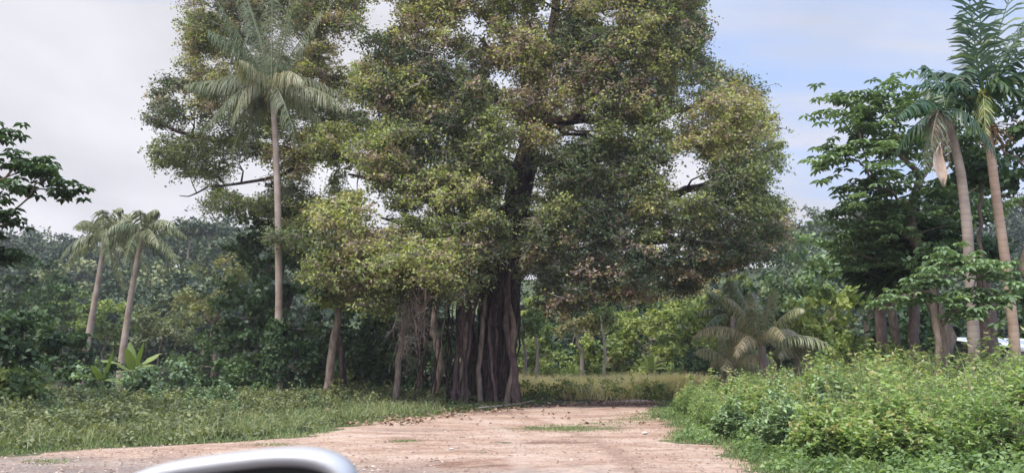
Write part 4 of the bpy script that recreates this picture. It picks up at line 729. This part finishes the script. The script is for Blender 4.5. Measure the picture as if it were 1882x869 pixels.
k0 = empty('weed_clump', (0, 0, 0), '', 'weeds', 'tall weed clumps on the left bank'); used = [False] * 3; protos = []
for sd_, hh_, mt, tm_ in ((81, 1.15, PALEL, .45), (82, .95, MIDL, .55), (83, 1.3, BLUEL, .45)):
    q = shrub_proto('weed_clump', '', hh_, .8, 60, .13, .045, mt, tm_, sd_); q['group'] = 'tall weed clumps on the left bank'; q['category'] = 'weeds'; protos.append(q)
bpy.data.objects.remove(k0); rng = np.random.default_rng(85)
wk = ['pale olive weed clump', 'green leafy weed clump', 'bluish green weed clump']
for u in np.arange(-60, 740, 27):
    for dv, rw in ((1.3, 'on the verge'), (2.8, 'behind the verge'), (4.6, 'against the bushes')):
        Y = float(np.interp(u, [-60, 250, 560, 740], [15.5, 19.5, 25.5, 31])) + dv * 1.3 + rng.normal() * .3
        if rng.random() < .5 and dv < 3: continue
        x = (u + rng.normal() * 8 - 941) / F * Y; k_ = int(rng.integers(0, 3)); s_ = rng.uniform(.45, .8) * (1 if dv > 3 else .65)
        put_shrub(k_, x, Y, s_, wk[k_] + ' on the left bank ' + rw + (', left of the banana plant' if u < 220 else ', before the tall palm' if u < 490 else ', right of the tall palm'))

# grass blades
def grass(name, label, X, Y, h, mat, tm_, w_=.006, spread=.35, k_=14, jit=.12):
    n = len(X); P = np.repeat(np.stack([X, Y, X * 0], -1), k_, 0) + rng.normal(size=(n * k_, 3)) * [jit, jit, 0]; H = np.repeat(np.broadcast_to(h, (n,)), k_) * rng.uniform(.5, 1.15, n * k_); m_ = n * k_
    d = rng.normal(size=(m_, 3)) * [1, 1, 0]; az = rng.random(m_) * 6.28; sd_ = np.stack([np.cos(az), np.sin(az), az * 0], 1) * (w_ * (1 + P[:, 1:2] / 14)); mid = P + d * H[:, None] * spread * .35 + [0, 0, 1] * H[:, None] * .6; tip = P + d * H[:, None] * spread + [0, 0, 1] * H[:, None]
    V = np.stack([P - sd_, P + sd_, mid + sd_ * .8, mid - sd_ * .8, tip], 1).reshape(-1, 3); f = (np.arange(m_)[:, None] * 5 + np.array([0, 1, 2, 3, 3, 2, 4])).ravel(); st = np.stack([np.arange(m_) * 7, np.arange(m_) * 7 + 4], 1).ravel()
    tn_ = np.clip(tm_ + np.repeat(rng.normal(size=n), k_) * .12 + rng.normal(size=m_) * .12, 0, 1); return tag(link(name, mesh_from(name, V, f, st, mat, np.repeat(tn_, 2))), label, 'grass', kind='stuff')
X_, Y_ = scatter(5200, -200, 1010, 11.5, 42, lambda X, Y, U: (X < xl(Y) + .12) & (X > xl(Y) - 2.6)); grass('verge_grass', 'short green grass along the left edge of the dirt track', X_, Y_, .05 + .09 * np.clip(xl(Y_) - X_, 0, 1.5), GRASSM, .45, .004, .75, 22, .16)
X_, Y_ = scatter(4200, 1150, 1950, 9.5, 40, lambda X, Y, U: (X > xr(Y) - .15) & (X < xr(Y) + 2.6)); grass('verge_grass', 'short green grass along the right edge of the dirt track', X_, Y_, .05 + .11 * np.clip(X_ - xr(Y_), 0, 1.5), GRASSM, .4, .004, .75, 22, .16)
X_, Y_ = scatter(12500, 930, 1300, 41.2, 64, lambda X, Y, U: (Y > 42.4 + 1.4 * np.sin(X * 1.1) + .8 * np.sin(X * 2.7)) & (lump(X * 1.3 + 3, Y * 1.1) + .5 * rng.random(len(X)) > -.25)); grass('tall_grass', 'tall pale tan grass closing the far end of the clearing', X_, Y_, np.clip(.45 + .75 * lump(X_ * 1.1, Y_ * .7) + .35 * rng.random(len(X_)), .15, 1.35), TANG, .8, .007, .55, 16, .4)
X_, Y_ = scatter(700, 1200, 2000, 14, 28, lambda X, Y, U: X > xr(Y) + 2.2); grass('tall_stalks', 'tall thin grass stalks standing up through the right-hand thicket', X_, Y_, np.clip(.5 + (X_ - xr(Y_)) * .3, .5, 1.75) * rng.uniform(.7, 1.15, len(X_)), GRASSM, .62, .005, .22, 7, .15)
X_, Y_ = scatter(2600, -200, 800, 14, 34, lambda X, Y, U: X < xl(Y) - .8); grass('bank_grass', 'taller grass growing through the weeds of the left bank', X_, Y_, .2 + .3 * rng.random(len(X_)), GRASSM, .6, .004, .6, 12, .2)
# tufts on the track itself
tX, tY = [], []
for (u, v, ru_, rv_, m_) in [(1045, 787, 65, 5, 150), (745, 811, 14, 2, 22), (1180, 768, 40, 6, 90), (1110, 780, 40, 4, 60), (500, 818, 30, 2, 20), (80, 848, 40, 3, 30), (880, 830, 6, 1, 5)]:
    for _ in range(m_):
        q = gv(u + rng.normal() * ru_ * .6, v + rng.normal() * rv_ * .6); tX.append(q[0]); tY.append(q[1])
grass('track_tufts', 'sparse grass tufts growing out of the bare track', np.array(tX), np.array(tY), .035, GRASSM, .45, .004, .9, 12, .16)
# loose stones
def stones(name, label, n, u0, u1, y0, y1, s0, s1, mat, cond=lambda X, Y, U: in_track(X, Y, .3)):
    X, Y = scatter(n, u0, u1, y0, y1, cond); k_ = len(X); base = np.array([[1, 0, 0], [0, 1, 0], [-1, 0, 0], [0, -1, 0], [0, 0, 1], [.6, .6, .6], [-.6, .55, .5], [-.5, -.6, .6], [.6, -.6, .55]])
    base = base[:5]; s_ = s0 + (s1 - s0) * rng.random(k_) ** 4; V = base[None] * s_[:, None, None] * rng.uniform(.5, 1.2, (k_, 5, 1)) * [1.1, 1.1, .7]; a = rng.random(k_) * 6.28; c, s2 = np.cos(a), np.sin(a)
    V = np.stack([V[..., 0] * c[:, None] - V[..., 1] * s2[:, None], V[..., 0] * s2[:, None] + V[..., 1] * c[:, None], V[..., 2]], -1) + np.stack([X, Y, X * 0 + .015], -1)[:, None]
    f = (np.arange(k_)[:, None] * 5 + np.array([0, 1, 4, 1, 2, 4, 2, 3, 4, 3, 0, 4])).ravel(); return tag(link(name, mesh_from(name, V.reshape(-1, 3), f, np.arange(k_ * 4) * 3, mat, np.repeat(rng.random(k_), 4))), label, 'gravel', kind='stuff')
ST = leaf_mat('stones', [(0, (.14, .09, .07)), (.5, (.26, .18, .14)), (.97, (.36, .29, .24)), (1, (.5, .46, .42))], 0, .9, .2)
stones('gravel', 'loose gravel and pebbles strewn over the dirt track', 26000, -100, 1500, 9.8, 38, .006, .04, ST)
# single stones and debris near the banyan
for lb, u, v, s_ in [('pale flat stone on the right of the track, before the thicket', 1185, 797, .07), ('whitish stone on the track near its far end', 1205, 747, .07), ('pale chip of stone in the middle of the track', 830, 827, .04)]:
    q = gv(u, v); t = np.linspace(-1, 1, 6); g = Geo(); g.tube(np.stack([t * 0, t * 0, t * s_ * .35], 1), s_ * np.sqrt(np.maximum(1 - t ** 2, .06)), 9, flute=.12); o = g.build('stone', noise_mat('pale_stone', [(.3, (.5, .46, .42)), (.7, (.68, .65, .62))], 8, bump=.4), loc=(q[0], q[1], .03), smooth=False); tag(o, lb, 'stone')
for lb, pts, r_ in [('dry branch lying at the foot of the banyan roots', [(850, 738), (880, 733), (925, 728), (950, 731)], .05), ('long fallen stick on the track edge right of the banyan', [(880, 752), (940, 747), (1010, 741)], .035), ('broken forked stick standing by the banyan roots', [(893, 742), (897, 730), (890, 718)], .03), ('thin dry sticks on the far end of the track', [(1140, 738), (1150, 730), (1158, 720)], .02)]:
    P = np.array([gv(u, max(v, 736)) for u, v in pts]); P[:, 2] = .06
    if 'standing' in lb or 'thin dry' in lb: P = np.array([P[0] * [1, 1, 0], P[0] + [.1, 0, .3], P[0] + [-.12, 0, .62]])
    P = P + rng.normal(size=P.shape) * .02; c0 = P[0].copy(); g = Geo(); g.tube(P, np.linspace(r_, r_ * .4, len(P)), 6); m0 = P[len(P) // 2]
    for k_ in range(3): g.tube(np.array([m0, m0 + rng.normal(size=3) * [.35, .2, .05] + [0, 0, .14]]), [r_ * .5, r_ * .2], 4)
    tag(g.build('dry_branch', BARK_P, org=c0, loc=tuple(c0)), lb, 'branch')
# dead leaf litter below the banyan and along the track
X_, Y_ = scatter(2600, 560, 1220, 22, 41, lambda X, Y, U: (X > xl(Y) - 3) & (X < xr(Y) + .3) & ((np.abs(X - xl(Y)) < 1.6) | (Y > 33) | (rng.random(len(X)) < .06)))
P = np.stack([X_, Y_, X_ * 0 + .05], -1); LIT = leaf_mat('litter', [(0, (.1, .06, .045)), (.5, (.2, .13, .09)), (1, (.36, .26, .18))], .05, .9, .1)
tag(leaves_obj('leaf_litter', P, nrm(rng.normal(size=P.shape) * .35 + [0, 0, 1]), .15, .06, rng.random(len(P)), LIT), 'fallen brown leaves scattered under the banyan edge', 'leaf litter', kind='stuff')

# ------------------------------------------------------------------ the car the picture is taken from: only its wing mirror shows
car = empty('car', (-.32, .35, 0), 'silver car of which only the wing mirror shows at the bottom edge', 'car')
co_ = np.array([-.32, .35, 0]); Ym = .92
PAINT, n, l, p = base_mat('silver_paint'); p.inputs['Base Color'].default_value = (.4, .4, .41, 1); p.inputs['Metallic'].default_value = .2; p.inputs['Roughness'].default_value = .4; p.inputs['Coat Weight'].default_value = .3
tc_ = n.new('ShaderNodeTexNoise'); tc_.inputs['Scale'].default_value = 300; rr_ = n.new('ShaderNodeMapRange'); rr_.inputs[3].default_value = .38; rr_.inputs[4].default_value = .5; l.new(tc_.outputs[0], rr_.inputs[0]); l.new(rr_.outputs[0], p.inputs['Roughness'])
# outline of the mirror face in metres, about its centre (x right, z up): blunt outer end on the right, long slope to the left
def ring(sx_, sz_, y, dz=0, dx=0):
    o_ = []
    for i in range(48):
        a = 2 * math.pi * i / 48; c, s2 = math.cos(a), math.sin(a); x = math.copysign(abs(c) ** .62, c) * 1.12; z = math.copysign(abs(s2) ** .62, s2)
        sl_ = 1
        o_.append([x * sx_ + dx, y, z * sz_ * sl_ + dz + x * sx_ * .125])
    return o_
cm = at(398, 988, Ym)
def loft(rings, cap_end=True, cap_start=False):
    g = Geo(); n_ = 48; V = np.concatenate([np.array(r_) for r_ in rings]) + cm
    fs = [[i * n_ + k_, i * n_ + (k_ + 1) % n_, (i + 1) * n_ + (k_ + 1) % n_, (i + 1) * n_ + k_] for i in range(len(rings) - 1) for k_ in range(n_)]
    if cap_end: fs.append([(len(rings) - 1) * n_ + k_ for k_ in range(n_)])
    if cap_start: fs.append(list(range(n_))[::-1])
    g.add(V, fs); return g
hou = loft([ring(.121, .070, .012), ring(.127, .076, -.004), ring(.133, .082, -.006), ring(.137, .087, .004), ring(.139, .09, .022), ring(.136, .088, .05), ring(.124, .078, .08), ring(.098, .06, .105), ring(.055, .032, .122)]).build('side_mirror', PAINT, car, co_)
BEZ = noise_mat('black_plastic', [(.3, (.02, .02, .022)), (.7, (.03, .03, .032))], 200, bump=0, rough=.5, spec=.4)
loft([ring(.1205, .0695, .0125), ring(.116, .065, .018), ring(.112, .062, .024)], False).build('bezel', BEZ, hou, co_)
GL, n, l, p = base_mat('mirror_glass'); p.inputs['Base Color'].default_value = (.025, .03, .028, 1); p.inputs['Roughness'].default_value = .06; p.inputs['Specular IOR Level'].default_value = .5  # dark base colour stands in for a dim reflection
loft([ring(.1118, .0618, .0245), ring(.06, .033, .0235)]).build('mirror_glass', GL, hou, co_)
g = Geo(); g.tube(np.array([cm + [-.1, .04, -.06], cm + [-.15, .03, -.12], cm + [-.2, 0, -.18]]), [.035, .03, .035], 10); g.build('mirror_arm', BEZ, car, co_)
g = Geo(); prof = [(.0, .98), (-.02, .9), (-.06, .7), (-.05, .45), (0, .32)]; V = []
for y in np.linspace(-.7, 1.2, 9):
    for (dx, z) in prof: V.append([cm[0] - .22 - dx * .6 - .02 * ((y - .3) ** 2), y, z + .06 - .02 * (y > .9)])
g.add(V, [[i * 5 + k_, i * 5 + k_ + 1, (i + 1) * 5 + k_ + 1, (i + 1) * 5 + k_] for i in range(8) for k_ in range(4)]); dr = g.build('door', PAINT, car, co_); q = dr.modifiers.new('t', 'SOLIDIFY'); q.thickness = .03

# ------------------------------------------------------------------ humid air
g = Geo(); g.box((0, 130, 24), (620, 460, 50 + 2)); hm = bpy.data.materials.new('humid_air'); hm.use_nodes = True; n = hm.node_tree.nodes; n.clear()
o_ = n.new('ShaderNodeOutputMaterial'); pv = n.new('ShaderNodeVolumePrincipled'); pv.inputs['Color'].default_value = (.92, .94, 1, 1); pv.inputs['Density'].default_value = .0005; pv.inputs['Anisotropy'].default_value = .2
hm.node_tree.links.new(pv.outputs[0], o_.inputs['Volume']); tag(g.build('haze', hm, smooth=False), 'thin humid air', 'haze', kind='stuff')
